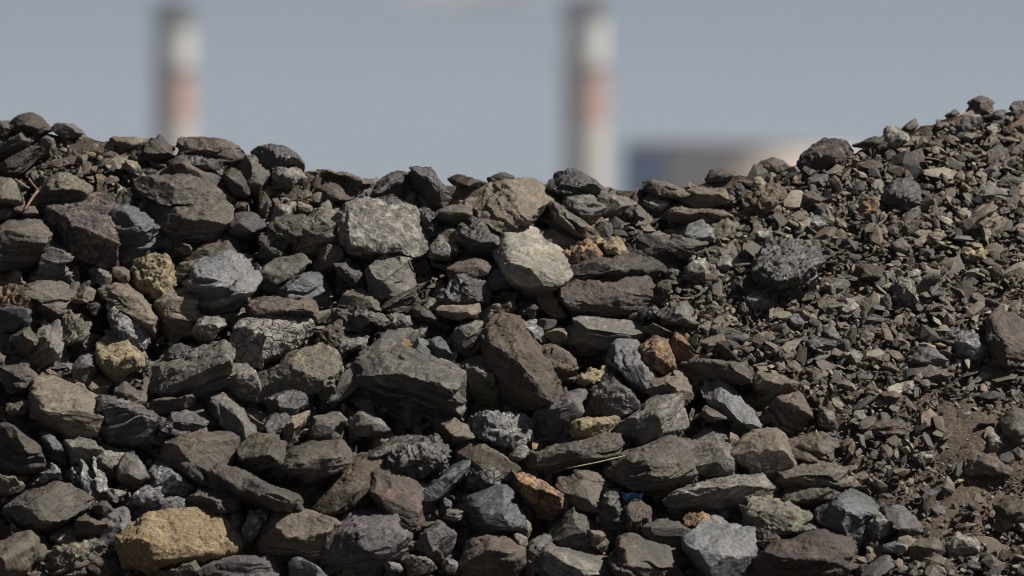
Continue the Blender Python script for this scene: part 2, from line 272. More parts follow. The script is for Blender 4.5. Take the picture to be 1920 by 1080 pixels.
# ------------------------------------------------------------------ the stones, one by one
STONES = """
D r5 s0;12,243 25,229 38,218 57,214 72,220 82,233 90,245 70,252 40,250;-;domed brown ridge rock;@domed rock on the far left ridge
D r4;-14,252 -12,232 0,228 20,228 30,244 10,256;-;dark brown low ridge rock;
G r1 s-25;-10,288 20,265 45,250 62,243 72,258 68,272 45,284 25,290 0,297;-;grey splintered slate slab;
D r1 s-20;-8,318 8,306 30,300 55,277 75,278 78,287 62,305 40,324 10,330;12,318 45,305 70,288;brown grey slate slab with dark underside;
D r3;93,240 95,233 108,231 135,234 152,245 160,255 140,262 115,256;-;flat dark skyline rock;
N r3;203,265 215,258 250,259 275,262 284,270 262,280 240,280 210,272;-;low rounded olive brown skyline rock;
D r1;242,297 265,285 285,270 298,256 311,260 322,273 325,290 300,298 262,302;-;two peaked dark skyline rock;
R r2 s5 a.55;332,268 345,263 385,262 410,265 440,273 458,283 455,302 440,314 420,312 395,302 350,298 332,285;340,285 390,290 445,300;large dark reddish brown rock crossing the skyline;@large reddish brown skyline rock
K r2;322,298 350,293 395,300 428,308 425,330 400,338 370,325 335,310;330,300 390,306 425,312;black lump in deep shade;
D r1 s35;330,306 345,302 385,318 415,340 440,362 443,373 425,374 395,354 365,338 335,326;335,308 380,325 420,352 438,370;long narrow slab sloping down right;
D r4;422,327 435,317 450,325 465,345 468,362 455,369 440,366 425,346;430,322 450,332 463,355;smooth dark upright slab;
G r2;447,318 462,295 480,297 497,320 500,350 475,362 455,342;-;grey brown sharp topped rock;
K r3;478,287 490,278 510,275 532,277 545,290 560,300 565,312 560,322 535,318 515,316 500,325 486,305;484,285 520,283 555,305;black lumpy rock with thin lit rim on the skyline;@black lumpy skyline rock
P r4 x;512,325 520,314 545,315 562,325 568,340 550,352 530,353 514,342;-;pale gritty conglomerate lump;
M r3;66,372 82,345 110,330 145,331 168,345 166,362 150,378 125,390 95,398 70,390;-;large mottled grey boulder with ochre flecks;@mottled boulder at the upper left
D r5;-15,336 0,331 15,333 30,345 38,365 41,379 25,387 -10,386;0,372 36,376;rounded grey brown boulder cut by the frame;
X r2;98,395 150,383 190,370 216,385 220,430 219,470 217,512 195,506 160,487 125,470 112,440 100,412;110,420 160,455 205,480;big coarse purple black boulder;@coarse purple black boulder
D r3;152,388 165,372 185,369 216,385 218,402 195,398 170,392;-;small grey cap rock;
B r1;217,402 235,395 255,398 270,418 300,425 304,460 298,487 265,492 240,502 222,472 215,432;232,405 262,442 300,440;blue black faceted wedge;@blue black wedge rock
D r3 s8;262,342 290,335 330,331 365,335 400,350 425,370 429,382 400,388 350,388 300,378 272,358;280,368 350,375 425,380;broad smooth topped shale boulder;@broad smooth topped boulder
D r3 s4;260,380 300,384 360,389 415,384 430,393 426,410 407,432 395,452 340,452 310,434 292,412 264,402;268,398 310,402 365,400 398,420;thick shale boulder with a deep black undercut;@undercut shale boulder
D r4;-15,445 0,433 20,420 50,415 75,420 95,436 88,457 78,482 60,500 30,508 -12,508;0,438 45,426 85,446;big rounded boulder mostly in shade;@shaded boulder on the left edge
G r2;64,532 75,495 80,462 95,447 115,460 128,486 125,527 100,537;82,470 95,485 122,490;blocky grey rock with rough front;
T r2 x;252,490 285,484 310,485 317,505 328,532 315,552 295,564 270,557 257,530;262,535 300,550 322,535;yellowish tan porous block;@yellowish tan porous block
N r1;350,483 385,465 420,437 440,445 453,450 450,472 430,487 400,492 370,490;360,484 400,482 448,470;tan shell shaped flake;
N r1;325,522 345,495 380,490 400,495 396,520 370,538 330,537;-;flat brown shale piece;
C r0 s-15;371,503 390,490 430,480 469,480 468,530 466,556 440,580 410,590 380,592 370,562;374,535 420,531 440,548 464,556;big smooth grey slate block with a cracked face;@big smooth grey slate block
N r1;288,578 310,555 330,545 358,548 369,560 361,590 361,617 346,632 325,617 305,592;292,580 325,575 358,572;brown wedge pointing downwards;@brown wedge pointing downwards
N r5;198,548 215,535 240,538 265,560 287,582 290,605 286,627 265,612 240,588 215,572 203,562;205,558 245,582 285,612;long rounded brown rock;
W r3 x;208,578 225,569 240,580 264,605 272,622 269,647 250,652 225,632 211,602;-;white veined dark lump;@white veined dark lump
O r2 x;-15,548 0,548 20,540 45,535 60,549 69,580 71,602 50,603 -10,590;-;bright orange gritty rock cut by the frame;@bright orange rock on the left edge
B r2;-12,580 35,575 53,585 51,605 35,627 -10,632;-5,582 30,584 50,592;flat topped dark slab;
D r1;55,542 80,532 115,535 148,570 128,578 117,592 112,612 88,612 66,578;62,540 85,550 118,585;dark rock with ragged lit top;
M r1 x a.5;113,590 135,585 152,592 166,620 177,647 155,657 125,643 113,612;-;crumbly ochre and black lump;
T r2;186,650 212,629 235,642 261,668 262,686 235,702 205,717 189,690;195,690 230,692 258,680;olive ochre five sided stone;@olive ochre stone
D r5;165,571 180,565 194,575 193,588 175,590;-;small rounded dark pebble;
D r1;14,642 40,611 55,622 69,635 63,656 40,672 14,672;30,625 50,632 66,640;dark pointed rock;
G r1 s-40;58,662 75,620 105,610 113,630 126,660 120,686 90,702 58,692;-;upright grey brown slate leaning right;
C r1;134,686 150,670 175,669 181,690 166,720 147,712;-;light blue grey chip;
N r1 b.9;63,742 73,726 84,711 130,729 192,755 190,780 174,805 176,822 135,828 105,808 63,777;68,766 100,784 130,800 172,802;large tan topped block with a pale chipped rim;@tan topped block
K r2;190,762 195,748 235,752 265,765 286,785 290,800 277,832 240,842 200,818;196,766 225,768 286,800;dark block with a pale greenish rim;
D r1 s-30;208,738 235,719 260,735 280,756 260,767 214,753;-;brown wedge with grooves;
G r1 s-28;266,702 280,690 330,685 375,668 405,650 427,665 432,690 427,710 390,742 357,762 330,745 275,738 267,718;275,728 330,728 390,712 425,680;long split grey slate slab;@long split slate slab
K r1;290,802 330,775 370,762 395,760 406,780 412,800 370,818 310,828 294,822;296,798 335,780 398,776;charcoal block with chipped lit top;
D r1;268,768 280,752 320,750 356,745 352,772 300,788 284,783;275,762 350,752;small dark block under a slab;
G r1 s50;390,745 420,742 447,762 482,815 480,827 455,833 420,803 400,778;400,765 440,800 470,828;narrow grey slab sloping down right;
P r3;419,702 430,684 450,684 477,700 485,726 477,747 440,750 419,732;-;rounded pale gritty rock;
P r1 k;443,632 455,610 510,590 545,587 577,610 579,622 552,647 472,687 458,688 443,662;450,668 500,655 570,620;pale rock with a net of cracks;@pale cracked rock
R r1 s6;468,577 480,560 520,560 580,564 604,580 607,592 580,605 550,602 510,598 468,607;475,590 540,588 600,590;layered reddish grey rock;@layered reddish grey rock
M r3 a.8;466,733 520,700 545,670 600,649 617,660 630,690 622,712 590,733 550,728 520,744 475,754 465,748;480,738 550,715 620,700;big grey boulder stained ochre and moss;@ochre stained boulder
K r2;498,752 530,740 555,731 577,740 572,762 545,778 520,790 495,790 490,772;500,752 545,742 570,748;glossy charcoal lump;
K r1;490,792 512,772 542,785 537,802 502,824 488,812;-;violet black chunk;
N r1 s-60;516,838 545,784 578,772 574,790 548,820 525,845;-;thin brown splinter standing up;
G r2;584,786 630,777 647,795 652,826 620,838 590,833 573,812;-;grey brown rough block;
D r4 s-5;538,872 560,845 590,831 650,831 669,850 662,867 630,888 600,908 560,908 538,892;545,868 600,858 655,862;rounded dark rock with a worn top;@rounded dark rock with worn top
N r3 b.8;290,852 325,825 380,816 435,814 454,830 457,847 430,867 380,874 340,879 300,868;300,860 380,862 445,848;big flat tan slab;@big flat tan slab
D r2 s25;300,872 350,862 395,867 470,894 541,930 545,946 530,962 490,948 440,938 380,918 345,902;345,870 430,888 500,914 536,946;long dark tapering slab;@long dark tapering slab
M r2 a.3;455,832 470,819 510,819 532,850 540,890 532,912 500,908 458,873;462,850 500,850 530,880;grey rock with a yellow stained crown;
D r3 s10;-15,806 20,799 50,814 76,840 87,870 77,888 30,888 -12,884;-5,848 50,846 80,866;large rounded boulder at the frame edge;@large boulder on the lower left edge
B r2;68,822 90,809 122,840 127,866 110,882 85,862;75,822 100,832 122,858;dark blue wedge;
P r1;126,831 148,819 175,832 197,848 192,866 160,872 134,872;-;pale grey angular block;
P r1;174,872 190,845 237,853 226,872 205,887 184,887;-;pale triangular stone;
W r1 s65;139,877 165,864 181,870 199,905 197,937 175,942 149,917;-;silvery white ribbed slate;@silvery ribbed slate
G r1;220,892 235,854 256,860 277,895 256,907 248,922 229,917;-;pointed grey stone standing upright;
W r1 s60;78,887 95,869 109,880 117,910 95,917 79,907;-;small silver flaked piece;
D r2 s-20;18,952 55,925 90,907 115,915 162,930 168,946 157,967 110,988 75,998 35,984 18,967;28,972 80,978 160,950;big rough brown boulder pointing left;@rough brown boulder pointing left
W r1 s-25;243,958 260,925 285,911 310,924 332,945 327,967 300,973 250,978;252,958 290,950 325,958;silver grey slate with fine white edges;
W r2;273,892 300,869 330,890 352,910 352,927 340,942 310,923 290,912;-;crumpled silver brown rock;
D r2;344,937 375,916 430,928 449,945 442,957 400,968 360,968 344,957;355,932 380,930 442,946;small dark brick shaped rock;
V r1 b.8;178,1047 190,975 225,951 240,964 248,985 243,1022 215,1038;-;tall smooth violet grey slab;
Y r2 b.7;233,1007 265,985 290,972 330,975 380,961 410,970 462,998 457,1022 430,1047 380,1053 290,1065 243,1058;242,1045 330,1045 440,1030;large golden sandstone block;@large golden block
N r4;-15,1035 0,1024 30,1004 55,999 68,1015 66,1042 50,1072 20,1090 -15,1090;-10,1060 30,1045 60,1030;smooth brown boulder cut by the corner;
D r2;290,1098 295,1075 330,1058 362,1055 369,1068 362,1098;-;grey brown rock on the bottom edge;
V r2;360,1098 365,1078 405,1055 440,1046 515,1044 547,1055 543,1098;-;broad violet grey slab on the bottom edge;
B r3;545,1098 546,1056 556,1047 580,1057 612,1080 612,1098;-;rounded dark slab on the bottom edge;
M r1 x a.3;82,1075 85,1050 120,1030 160,1020 192,1008 187,1042 160,1057 120,1090 85,1095;-;wide crumbly grey and tan rock;
V r2 b.8;605,1022 640,980 672,972 697,950 710,985 745,994 760,1006 742,1042 690,1078 650,1090 618,1065 608,1042;625,1005 690,990 740,1015;large dark rock with a sharp horn on top;@dark rock with a horn
N r2 s3 b.9;488,1002 533,957 570,965 622,980 627,990 612,1012 602,1042 550,1047 500,1038 485,1022;492,1010 545,1018 612,1000;flat topped brown rock with layered rim;@flat topped brown rock
W r1 s80;456,987 470,959 500,959 499,982 485,1012 464,1017;-;small silver streaked chunk;
D r4;541,938 560,936 572,960 556,964 544,952;-;small dark egg shaped stone;
R r2 b.9;698,932 718,889 750,897 770,909 784,930 789,992 770,1003 735,983 703,952;712,925 740,960 775,985;reddish grey diamond shaped boulder;@reddish diamond boulder
U r2 s-35;598,952 630,900 650,864 690,854 727,870 717,892 702,922 680,942 650,952 620,972 600,968;610,950 660,930 705,905;streaked rusty brown rock;@streaked rusty rock
K r3 x;722,862 755,840 790,829 820,824 837,845 833,872 790,893 770,898 730,884;-;coal lump with sparkling chips;@sparkling coal lump
K r4;690,862 700,848 740,821 770,817 797,825 772,848 730,858;-;low domed black lump;
B r2 s-35;783,932 830,890 865,864 869,880 862,902 830,928 800,948 786,948;790,930 835,895 866,874;narrow blue grey blade;
N r2;856,852 880,825 930,848 987,895 982,907 900,903 863,868;-;smooth tan slab with a notch;@notched tan slab
K r2 k;863,872 900,866 945,871 962,900 930,917 895,922 868,908;-;black crazed rock;
B r3 b.8;880,957 895,915 920,907 955,919 977,960 977,987 945,1003 905,1003 882,978;900,985 945,985 970,975;smooth blue grey rock;@smooth blue grey rock
O r1 s25;953,892 985,893 1040,924 1080,950 1074,967 1030,973 1000,958 953,908;-;yellow brown bark like rock;@bark like yellow brown rock
V r1;788,1007 835,974 857,990 847,1022 842,1052 800,1058 788,1032;-;shaded grey angular piece;
R r4 a.4;866,1062 883,1020 915,1004 945,1010 970,1030 982,1056 970,1098 866,1098;-;rounded pinkish grey boulder on the bottom edge;@pinkish boulder on the bottom edge
N r0 b.8;1043,896 1065,889 1130,892 1139,920 1127,957 1095,960 1072,932 1045,912;1075,932 1095,956 1125,955;square tan grey block with a straight seam;@square seamed block
G r2;978,1057 1000,1020 1027,1008 1028,1042 1000,1083 983,1078;-;narrow rough grey rock;
G r2;1028,1002 1075,956 1100,969 1105,1000 1102,1043 1060,1038 1030,1023;1032,1005 1080,975 1102,1000;arched rock with a pale streaky back;
G r1 s15;985,1098 1020,1034 1040,1029 1110,1049 1162,1065 1165,1098;1025,1045 1090,1060 1158,1075;broad layered slab on the bottom edge;@layered slab on the bottom edge
K r1 x;1128,937 1145,917 1167,940 1172,970 1167,1003 1140,998 1129,972;-;jagged black upright crag;
R r1 s80 a.4;1173,957 1195,937 1217,955 1219,987 1200,1006 1176,992;-;upright pinkish grey splinter rock;
D r3;1157,1052 1165,1020 1185,1007 1230,1034 1280,1039 1285,1067 1272,1098 1165,1098;1168,1020 1215,1042 1280,1044;dark brown saddle shaped rock;@brown saddle shaped rock
G r1 s5;1203,1007 1220,984 1250,974 1290,989 1308,1000 1292,1028 1240,1033 1208,1022;1210,1005 1250,1000 1300,1005;stack of thin grey layers;
C r1 b.7;1291,1012 1315,990 1345,977 1380,997 1420,1003 1417,1040 1412,1098 1318,1098 1291,1042;1300,1060 1350,1075 1400,1060;large blue grey angular block;@large blue grey block
O r2;1283,965 1320,962 1342,978 1327,991 1288,987;-;small rusty orange crust;
G r1 s-12;1255,942 1280,924 1340,904 1420,894 1452,905 1442,922 1390,952 1330,957 1268,953;1260,936 1350,928 1442,910;long layered grey slab;@long layered grey slab
G r1 b.8;1288,831 1320,806 1355,807 1374,850 1372,892 1345,907 1310,908 1293,870;1310,885 1345,880 1370,870;upright block half tan and half grey;@upright two toned block
N r1 b.7;1371,838 1400,814 1440,806 1466,815 1484,870 1472,888 1430,898 1400,882 1370,848;1395,872 1430,885 1475,870;broad tan block with smooth face;@broad tan block
N r1 b.8;1473,836 1500,817 1550,814 1570,840 1577,862 1562,875 1520,873 1488,862;-;wide tan slab tipped forward;
R r1 b.8 a.3;1449,752 1495,742 1522,760 1532,812 1490,823 1463,812 1448,777;-;reddish brown squared block;@reddish brown squared block
D r3;1453,892 1480,879 1540,869 1590,884 1599,912 1580,922 1520,918 1460,923 1452,908;1470,897 1530,886 1560,900 1590,905;long humped dark rock;
M r2 a.2;1463,932 1480,917 1550,904 1585,918 1577,932 1530,948 1480,948;1470,936 1530,930 1580,920;flat greenish rock;
M r1 s10;1390,962 1410,934 1450,929 1475,944 1532,970 1528,992 1500,1008 1440,1013 1400,1003 1388,982;1400,990 1450,995 1520,982;crumpled yellow grey rock;@crumpled yellow grey rock
B r2 b.9;1541,962 1580,944 1600,924 1630,924 1640,955 1632,1002 1600,1038 1570,1023 1541,993;1555,965 1600,955 1636,945;big dark blue grey wedge at the gravel edge;@blue grey wedge at the gravel edge
R r3 b.9;1415,1098 1423,1060 1450,1029 1500,1009 1545,1001 1582,1010 1593,1050 1600,1098;1450,1060 1520,1040 1575,1035;large red brown boulder on the bottom edge;@red brown boulder on the bottom edge
R r2 x;1403,1002 1440,994 1482,1015 1472,1032 1430,1023;-;small rock with an orange red spot;
G r2 s14;670,692 710,661 760,666 860,699 878,730 882,750 870,782 830,790 740,773 688,743 673,712;680,694 720,702 800,722 872,738;huge layered slate boulder in the middle;@huge layered slate boulder
G r3 s-45;630,743 650,700 700,650 740,614 780,614 792,630 760,647 720,662 680,703 650,738;-;long curved grey rock;@long curved grey rock
U r4 b.9;916,640 923,605 945,597 975,609 1000,638 1032,690 1042,720 1037,752 1012,778 970,768 933,722 918,682;928,632 965,690 1025,748;tall rounded brown boulder;@tall rounded brown boulder
M r2;860,692 885,671 910,674 937,705 947,750 937,770 900,768 868,722;868,702 900,700 938,722;dark rock with an ochre right edge;
N r1 s-45;852,668 885,623 937,590 930,620 905,652 870,671;-;pale brown leaning splinter;
L r2 b.7;942,452 950,430 1010,431 1040,459 1080,505 1062,530 1050,552 1005,562 970,542 945,502 934,470;955,515 1000,545 1060,525;large whitish boulder;@large whitish boulder
N r2 s25 b.7 a.7;883,377 900,355 945,340 990,334 1010,344 1025,370 1007,387 987,402 987,432 930,432 898,407;905,405 940,425 985,405;broad brown grained slab near the skyline;@broad brown grained slab
D r2 s35;1006,387 1020,377 1040,382 1075,408 1122,440 1117,452 1100,455 1050,433 1013,412;1015,384 1060,408 1118,444;dark cigar shaped slab;@dark cigar shaped slab
K r2;1038,342 1045,330 1065,320 1085,326 1115,345 1127,353 1117,372 1085,364 1050,380 1038,366;1043,345 1080,345 1120,358;black peaked rock breaking the skyline;@black peaked skyline rock
G r2;1053,402 1070,370 1090,357 1112,370 1142,400 1152,417 1120,418 1085,408;-;rough grey sloping rock;
G r2;1126,371 1150,364 1192,380 1188,402 1155,414 1128,392;-;grainy grey rock;
P r1;1203,386 1215,367 1245,369 1254,385 1241,399 1215,394;-;small pale pentagon shaped rock;
D r3;1206,346 1225,339 1250,344 1292,360 1277,372 1235,368 1208,354;1210,348 1250,352 1285,364;flat dark skyline slab;
N r2;1268,382 1285,360 1320,354 1358,357 1362,377 1330,388 1325,397 1295,393 1268,387;-;smooth brown slab with dark foot;
N r1 s8;1248,402 1270,389 1320,393 1375,401 1380,427 1365,432 1330,423 1270,418;1258,404 1320,408 1372,418;long tan slab;@long tan slab
C r1;1273,442 1300,419 1315,414 1337,440 1337,457 1305,454;-;bright blue grey triangle;@bright blue grey triangle
G r1 s12;1172,470 1190,444 1230,446 1280,443 1312,455 1292,477 1260,490 1220,483 1173,480;1185,468 1240,465 1300,465;layered brown grey slab;
D r1 s-5;1050,522 1080,503 1120,489 1165,484 1225,479 1247,495 1252,522 1235,533 1190,528 1140,514 1100,512 1055,532;1060,520 1130,498 1220,492 1245,510;long shelf like slab with dark underside;@long shelf like slab
K r2 s10;1050,527 1070,511 1110,513 1137,531 1100,543 1053,543;-;shiny black layered piece;
R r2 b.9 a.35;1050,547 1065,537 1130,532 1190,511 1204,535 1224,545 1224,567 1200,583 1150,593 1110,601 1070,598 1052,577;1058,560 1130,562 1218,558;big brick shaped rock with pinkish top;@brick shaped pinkish rock
N r1;1008,556 1020,544 1045,554 1057,590 1060,605 1035,598 1013,577;-;leaf shaped brown flake;
G r2 s5 a.6;1063,622 1080,599 1130,597 1190,602 1210,625 1207,647 1150,653 1120,650 1090,658 1066,642;1072,628 1140,620 1204,635;rough bark textured grey block;@rough bark textured grey block
C r2 s60 b.8;1141,672 1158,642 1190,644 1220,669 1239,700 1232,722 1205,747 1183,722 1153,692;1160,690 1195,715 1225,712;slanted blue grey boulder;@slanted blue grey boulder
O r3 a.5;1203,652 1225,637 1250,641 1259,665 1269,696 1245,704 1213,682;-;rust orange knobbly rock;@rust orange rock
O r1 s60 a.4;1260,662 1267,627 1285,639 1300,665 1292,678 1266,682;-;splintered rock with rusty face;
D r3;1268,687 1290,674 1350,679 1405,689 1414,700 1395,714 1350,712 1300,716 1272,708;1275,688 1350,690 1408,700;long dark slab with thin lit top;
C r1 s45 b.8;1306,727 1325,696 1340,704 1380,743 1432,795 1427,810 1400,803 1360,778 1323,753;1315,738 1360,765 1415,802;tall grooved slate leaning left;@grooved leaning slate
N r1;1410,714 1420,701 1455,699 1482,714 1498,732 1470,737 1440,741 1413,732;1415,718 1450,722 1492,733;tan slab with ochre lower edge;
K r2;1088,777 1100,740 1130,714 1155,704 1180,714 1194,745 1192,772 1160,788 1120,788;1098,745 1150,735 1188,745;black block with a reddish corner;@black block with reddish corner
V r1 s-20;983,842 993,815 1000,789 1015,769 1060,744 1090,737 1097,755 1087,787 1062,812 1052,833 1005,848;998,795 1050,775 1090,765;grey violet pyramid rock;@grey violet pyramid rock
T r1 b.8 a.3;1066,802 1085,789 1120,794 1157,784 1157,807 1130,818 1085,823;-;thin pale greenish slab;
G r1 s-25;1158,812 1200,774 1240,749 1265,749 1302,775 1302,792 1287,812 1240,833 1190,843 1158,833;1170,802 1235,775 1298,785;flaky grey rock with fanned layers;@flaky fanned rock
N r1 s30;1213,727 1240,704 1275,704 1302,735 1310,757 1280,758 1240,748 1218,742;-;tan grey plate sloping right;
D r1 s-15;970,882 975,865 1000,854 1060,838 1110,824 1145,819 1157,840 1147,862 1110,873 1060,878 1000,888;975,866 1060,846 1140,828;long straight bar shaped rock;@long bar shaped rock
D r3 s-10;1153,877 1180,854 1210,837 1260,829 1287,835 1292,870 1302,908 1250,923 1190,918 1158,898;1160,880 1215,862 1288,860;thick brown boulder with black front;@thick black fronted boulder
W r3 x;880,792 900,777 950,779 1002,789 997,812 985,832 960,841 920,823 888,812;-;white crusted crumbly lump;@white crusted lump
G r2 b.8;688,507 705,486 745,480 770,489 782,515 777,537 740,553 715,573 693,547;700,550 740,540 775,530;round faced grey stone;@round faced grey stone
P r2 b.7 a.4;636,422 660,389 700,380 755,379 771,395 789,430 787,440 807,470 770,488 700,483 663,467 653,450;665,450 740,464 798,472;large smooth grey boulder with a tan corner;@large smooth grey boulder
M r1 b.8;543,472 565,430 600,400 625,370 634,380 637,410 624,430 627,462 600,488 560,503 543,492;565,480 605,440 630,420;peaked rock with green and yellow stains;@green stained peak rock
M r3 a.2;483,462 510,440 540,414 567,409 562,430 540,462 510,483 488,478;-;smooth greenish grey slab;
G r2;478,522 515,489 560,481 577,495 562,510 520,530 490,550 478,550;486,520 530,506 572,500;grey rock with a lit peak and dark flank;
B r2;510,562 545,529 580,511 607,514 610,542 580,565 530,567;522,555 555,530 602,528;shiny charcoal lump with pale rim;
R r2;588,502 600,470 615,461 635,462 643,482 627,507 600,513;-;red topped rough lump;@red topped lump
D r2;633,572 650,550 680,544 700,559 717,575 690,585 650,583;640,572 680,562 712,575;smooth backed brown flake;
G r1 s25 x;628,592 640,570 680,579 717,599 722,616 690,613 650,628 638,612;-;rusty flaky fragment;
K r1;693,363 712,341 745,327 765,329 792,350 802,387 770,385 720,375;703,352 745,345 788,360;large black faceted rock on the skyline;@black faceted skyline rock
K r1;763,331 785,320 805,321 817,335 847,370 837,393 805,395 790,362;788,330 810,345 842,375;dark pyramid at the skyline;
D r2;843,336 860,329 890,337 912,346 895,355 860,353;-;low dark skyline flake;
D r1;915,337 930,328 950,324 965,333 945,340 925,348;-;tiny roof shaped skyline flake;
U r2 s10;560,322 600,317 620,324 660,329 697,345 702,362 660,356 610,354 573,338;-;sloping reddish brown bed of shale;
R r2;603,352 630,339 667,349 677,366 662,388 625,393 613,372;-;rounded red brown rock;
K r2;663,372 700,366 735,371 772,392 740,392 690,388;-;low black flake;
D r3;821,397 845,387 875,387 884,400 872,422 845,423 823,412;-;small rounded grey brown rock;
K r2;778,402 795,389 820,400 827,430 817,453 795,443;-;coal black glinting lump;
K r3;862,422 885,410 910,414 937,450 937,472 900,483 868,468 860,440;-;mottled black oval rock;@mottled black oval rock
N r2;818,427 850,429 864,445 857,478 830,456;-;small brown angular rock;
P r1;808,462 825,444 847,475 842,488 808,483;-;small pale chip;
R r3 a.5;843,503 880,484 905,487 927,505 900,523 850,528;850,505 885,495 922,505;rounded rock with rusty top;
K r2 x;828,547 870,524 910,534 917,562 900,578 850,578 828,567;-;crumbly black crust;
N r1 b.7;823,576 890,572 897,590 850,603 825,592;-;flat pale tan flake;@flat pale tan flake
D r1 s-30;700,590 740,560 790,539 802,558 780,577 720,605;705,588 745,563 792,545;thin dark slab sloping left;
G r1;838,642 870,600 900,594 907,620 880,657 848,668;-;grey pyramid shaped rock;
P r2 x;718,602 740,589 765,594 772,611 740,618;-;small pale crumb;
O r1 b.7 a.25;710,657 740,636 765,639 772,661 740,668;-;thin flake with an orange corner;
C r1 s45;768,637 790,631 814,650 812,672 790,672 768,657;-;striped blue grey block;
B r2;810,642 825,634 852,665 862,687 830,688 808,667;-;small blue black peak;
P r2;618,658 650,632 680,627 695,640 672,657 630,673;-;pale streaked pointed rock;
U r2 x;593,645 610,614 640,614 643,640 622,653 600,655;-;crumbly brown crag;
U r4;1010,660 1035,649 1065,664 1082,700 1080,717 1060,722 1035,697 1012,675;-;smooth brown bone shaped rock;
T r2 x;1083,712 1110,694 1133,692 1132,717 1100,727;-;pale tan gritty lump;
W r2;983,612 1000,604 1022,620 1027,642 1000,653 983,632;-;blue white flaky piece;
N r2;1023,627 1050,612 1067,620 1072,641 1045,648;-;smooth tan stone;
O r2 a.4;923,583 940,569 960,564 970,580 945,592;-;small orange edged rock;
D r2;968,577 1000,567 1012,580 1000,597 973,592;-;small brown shaded rock;
T r3 a.7;1132,462 1145,447 1162,449 1174,475 1155,484 1136,477;-;knobbly tan nugget;@knobbly tan nugget
T r3 a.5;1106,452 1122,443 1134,455 1128,466 1110,465;-;small sandy nugget;
O r3 x a.7;1062,475 1080,458 1105,457 1130,470 1132,494 1105,503 1070,495;-;ochre and rust conglomerate lump;
N r1;1008,437 1045,432 1082,450 1077,460 1050,467 1028,452;-;orange brown leaf shaped slab;
K r1 x a.6;1418,472 1440,448 1470,444 1510,459 1530,490 1527,532 1500,547 1470,562 1430,540 1418,502;1425,520 1470,530 1515,520;big glittering dark boulder in the gravel;@glittering grey boulder
P r1;1404,458 1425,427 1452,440 1442,463;-;small grey spall;
W r1;1510,422 1530,408 1557,424 1552,442 1518,448;-;bright white nugget;@bright white nugget
O r2 b.7 a.5;1604,402 1620,381 1640,378 1652,408 1647,432 1612,435;-;orange brown block standing in gravel;@orange brown block
G r1 s-45;1672,433 1700,400 1729,376 1729,395 1706,422 1683,440;-;tilted slab with a pale edge;
K r3;1656,364 1680,339 1705,336 1727,365 1720,388 1680,393 1658,382;1665,360 1695,350 1720,370;smooth black rock;@smooth black rock on the gravel slope
D r2;1488,378 1515,361 1560,369 1577,386 1540,397 1500,392;-;dark shale ledge;
X r3 a.4;1494,307 1520,280 1545,264 1575,267 1607,275 1610,292 1570,304 1550,316 1520,318 1498,316;-;rugged boulder on the right skyline;@rugged boulder on the right skyline
V r1;1508,331 1550,329 1554,350 1530,362 1513,352;-;small smooth grey violet block;
D r5;1323,337 1333,320 1353,317 1373,325 1367,340 1328,343;-;dome shaped skyline pebble;@dome shaped skyline pebble
D r5;1413,320 1430,302 1450,297 1472,305 1480,317 1450,325;-;rounded brown skyline rock;
D r4;1600,273 1640,257 1657,258 1652,273 1620,278;-;low dark skyline rock;
P r3;1650,272 1664,242 1680,239 1700,254 1706,264 1682,278 1655,280;-;pale rounded skyline rock;
D r3;1688,247 1700,232 1716,223 1722,235 1706,250;-;pointed dark skyline rock;
R r3 a.2;1810,216 1816,193 1838,181 1858,190 1869,205 1850,218 1825,221;-;highest purplish skyline rock;@highest skyline rock
D r3;1770,216 1790,204 1800,212 1782,225;-;small skyline stone;
K r2;1900,192 1930,189 1932,215 1915,232 1898,216;-;black skyline rock at the right edge;
D r4;1853,224 1868,208 1886,207 1882,228;-;small rounded skyline rock;
U r2 x;1403,388 1420,350 1445,344 1470,359 1480,386 1460,408 1420,411;-;coarse brown rock in the gravel;@coarse brown rock
G r1 b.7;1828,372 1845,349 1870,344 1890,359 1917,375 1900,393 1870,388 1838,383;-;flat grey slate on the right slope;@flat grey slate on the right
N r2 s-35;1786,443 1830,400 1860,379 1882,400 1877,432 1850,448 1815,458 1798,448;-;broad brown slab on the right slope;@broad brown slab on the right
G r1;1866,346 1890,327 1930,340 1930,360 1890,358;-;grey slab cut by the right edge;
G r1;1754,447 1775,429 1792,431 1777,453;-;small bent grey flake;
T r2 x a.6;1794,477 1810,466 1840,469 1852,486 1820,493;-;gritty tan patch of rock;
R r4 b.9 a.15;1852,642 1858,600 1870,586 1890,591 1935,615 1945,692 1890,696 1858,688;1868,598 1896,640 1898,682;large purple brown boulder at the right edge;@purple brown boulder at the right edge
W r3;1792,642 1805,627 1830,627 1852,655 1850,677 1820,683 1798,667;-;rounded white mottled rock;@white mottled rock
V r1;1757,627 1795,611 1800,630 1777,647 1760,643;-;flat dark violet chip;
V r2;1702,672 1720,647 1750,654 1778,680 1772,693 1745,687 1713,684;-;violet grey gritty slab;
D r1 s30;1715,687 1735,679 1760,694 1788,705 1772,723 1740,718 1718,702;-;brown slab shelving right;
P r1 k;1681,560 1688,518 1716,518 1724,545 1737,555 1735,583 1700,593 1679,578;-;cracked grey block;@cracked grey block
V r1;1732,530 1760,544 1783,555 1767,568 1750,573 1738,557;-;violet brown wedge;
P r1;1854,822 1860,814 1886,817 1886,842 1870,872 1852,862;-;pale upright block;@pale upright block
R r4 a.15;1802,873 1825,846 1850,863 1893,880 1888,893 1840,900 1808,888;-;smooth pinkish brown tongue of rock;
D r4;1877,792 1900,769 1932,778 1932,843 1900,838 1883,812;-;rounded dark boulder at the right edge;@rounded dark boulder on the right edge
U r3;1862,952 1890,942 1932,950 1932,990 1890,990 1865,973;-;rough brown rock at the right edge;
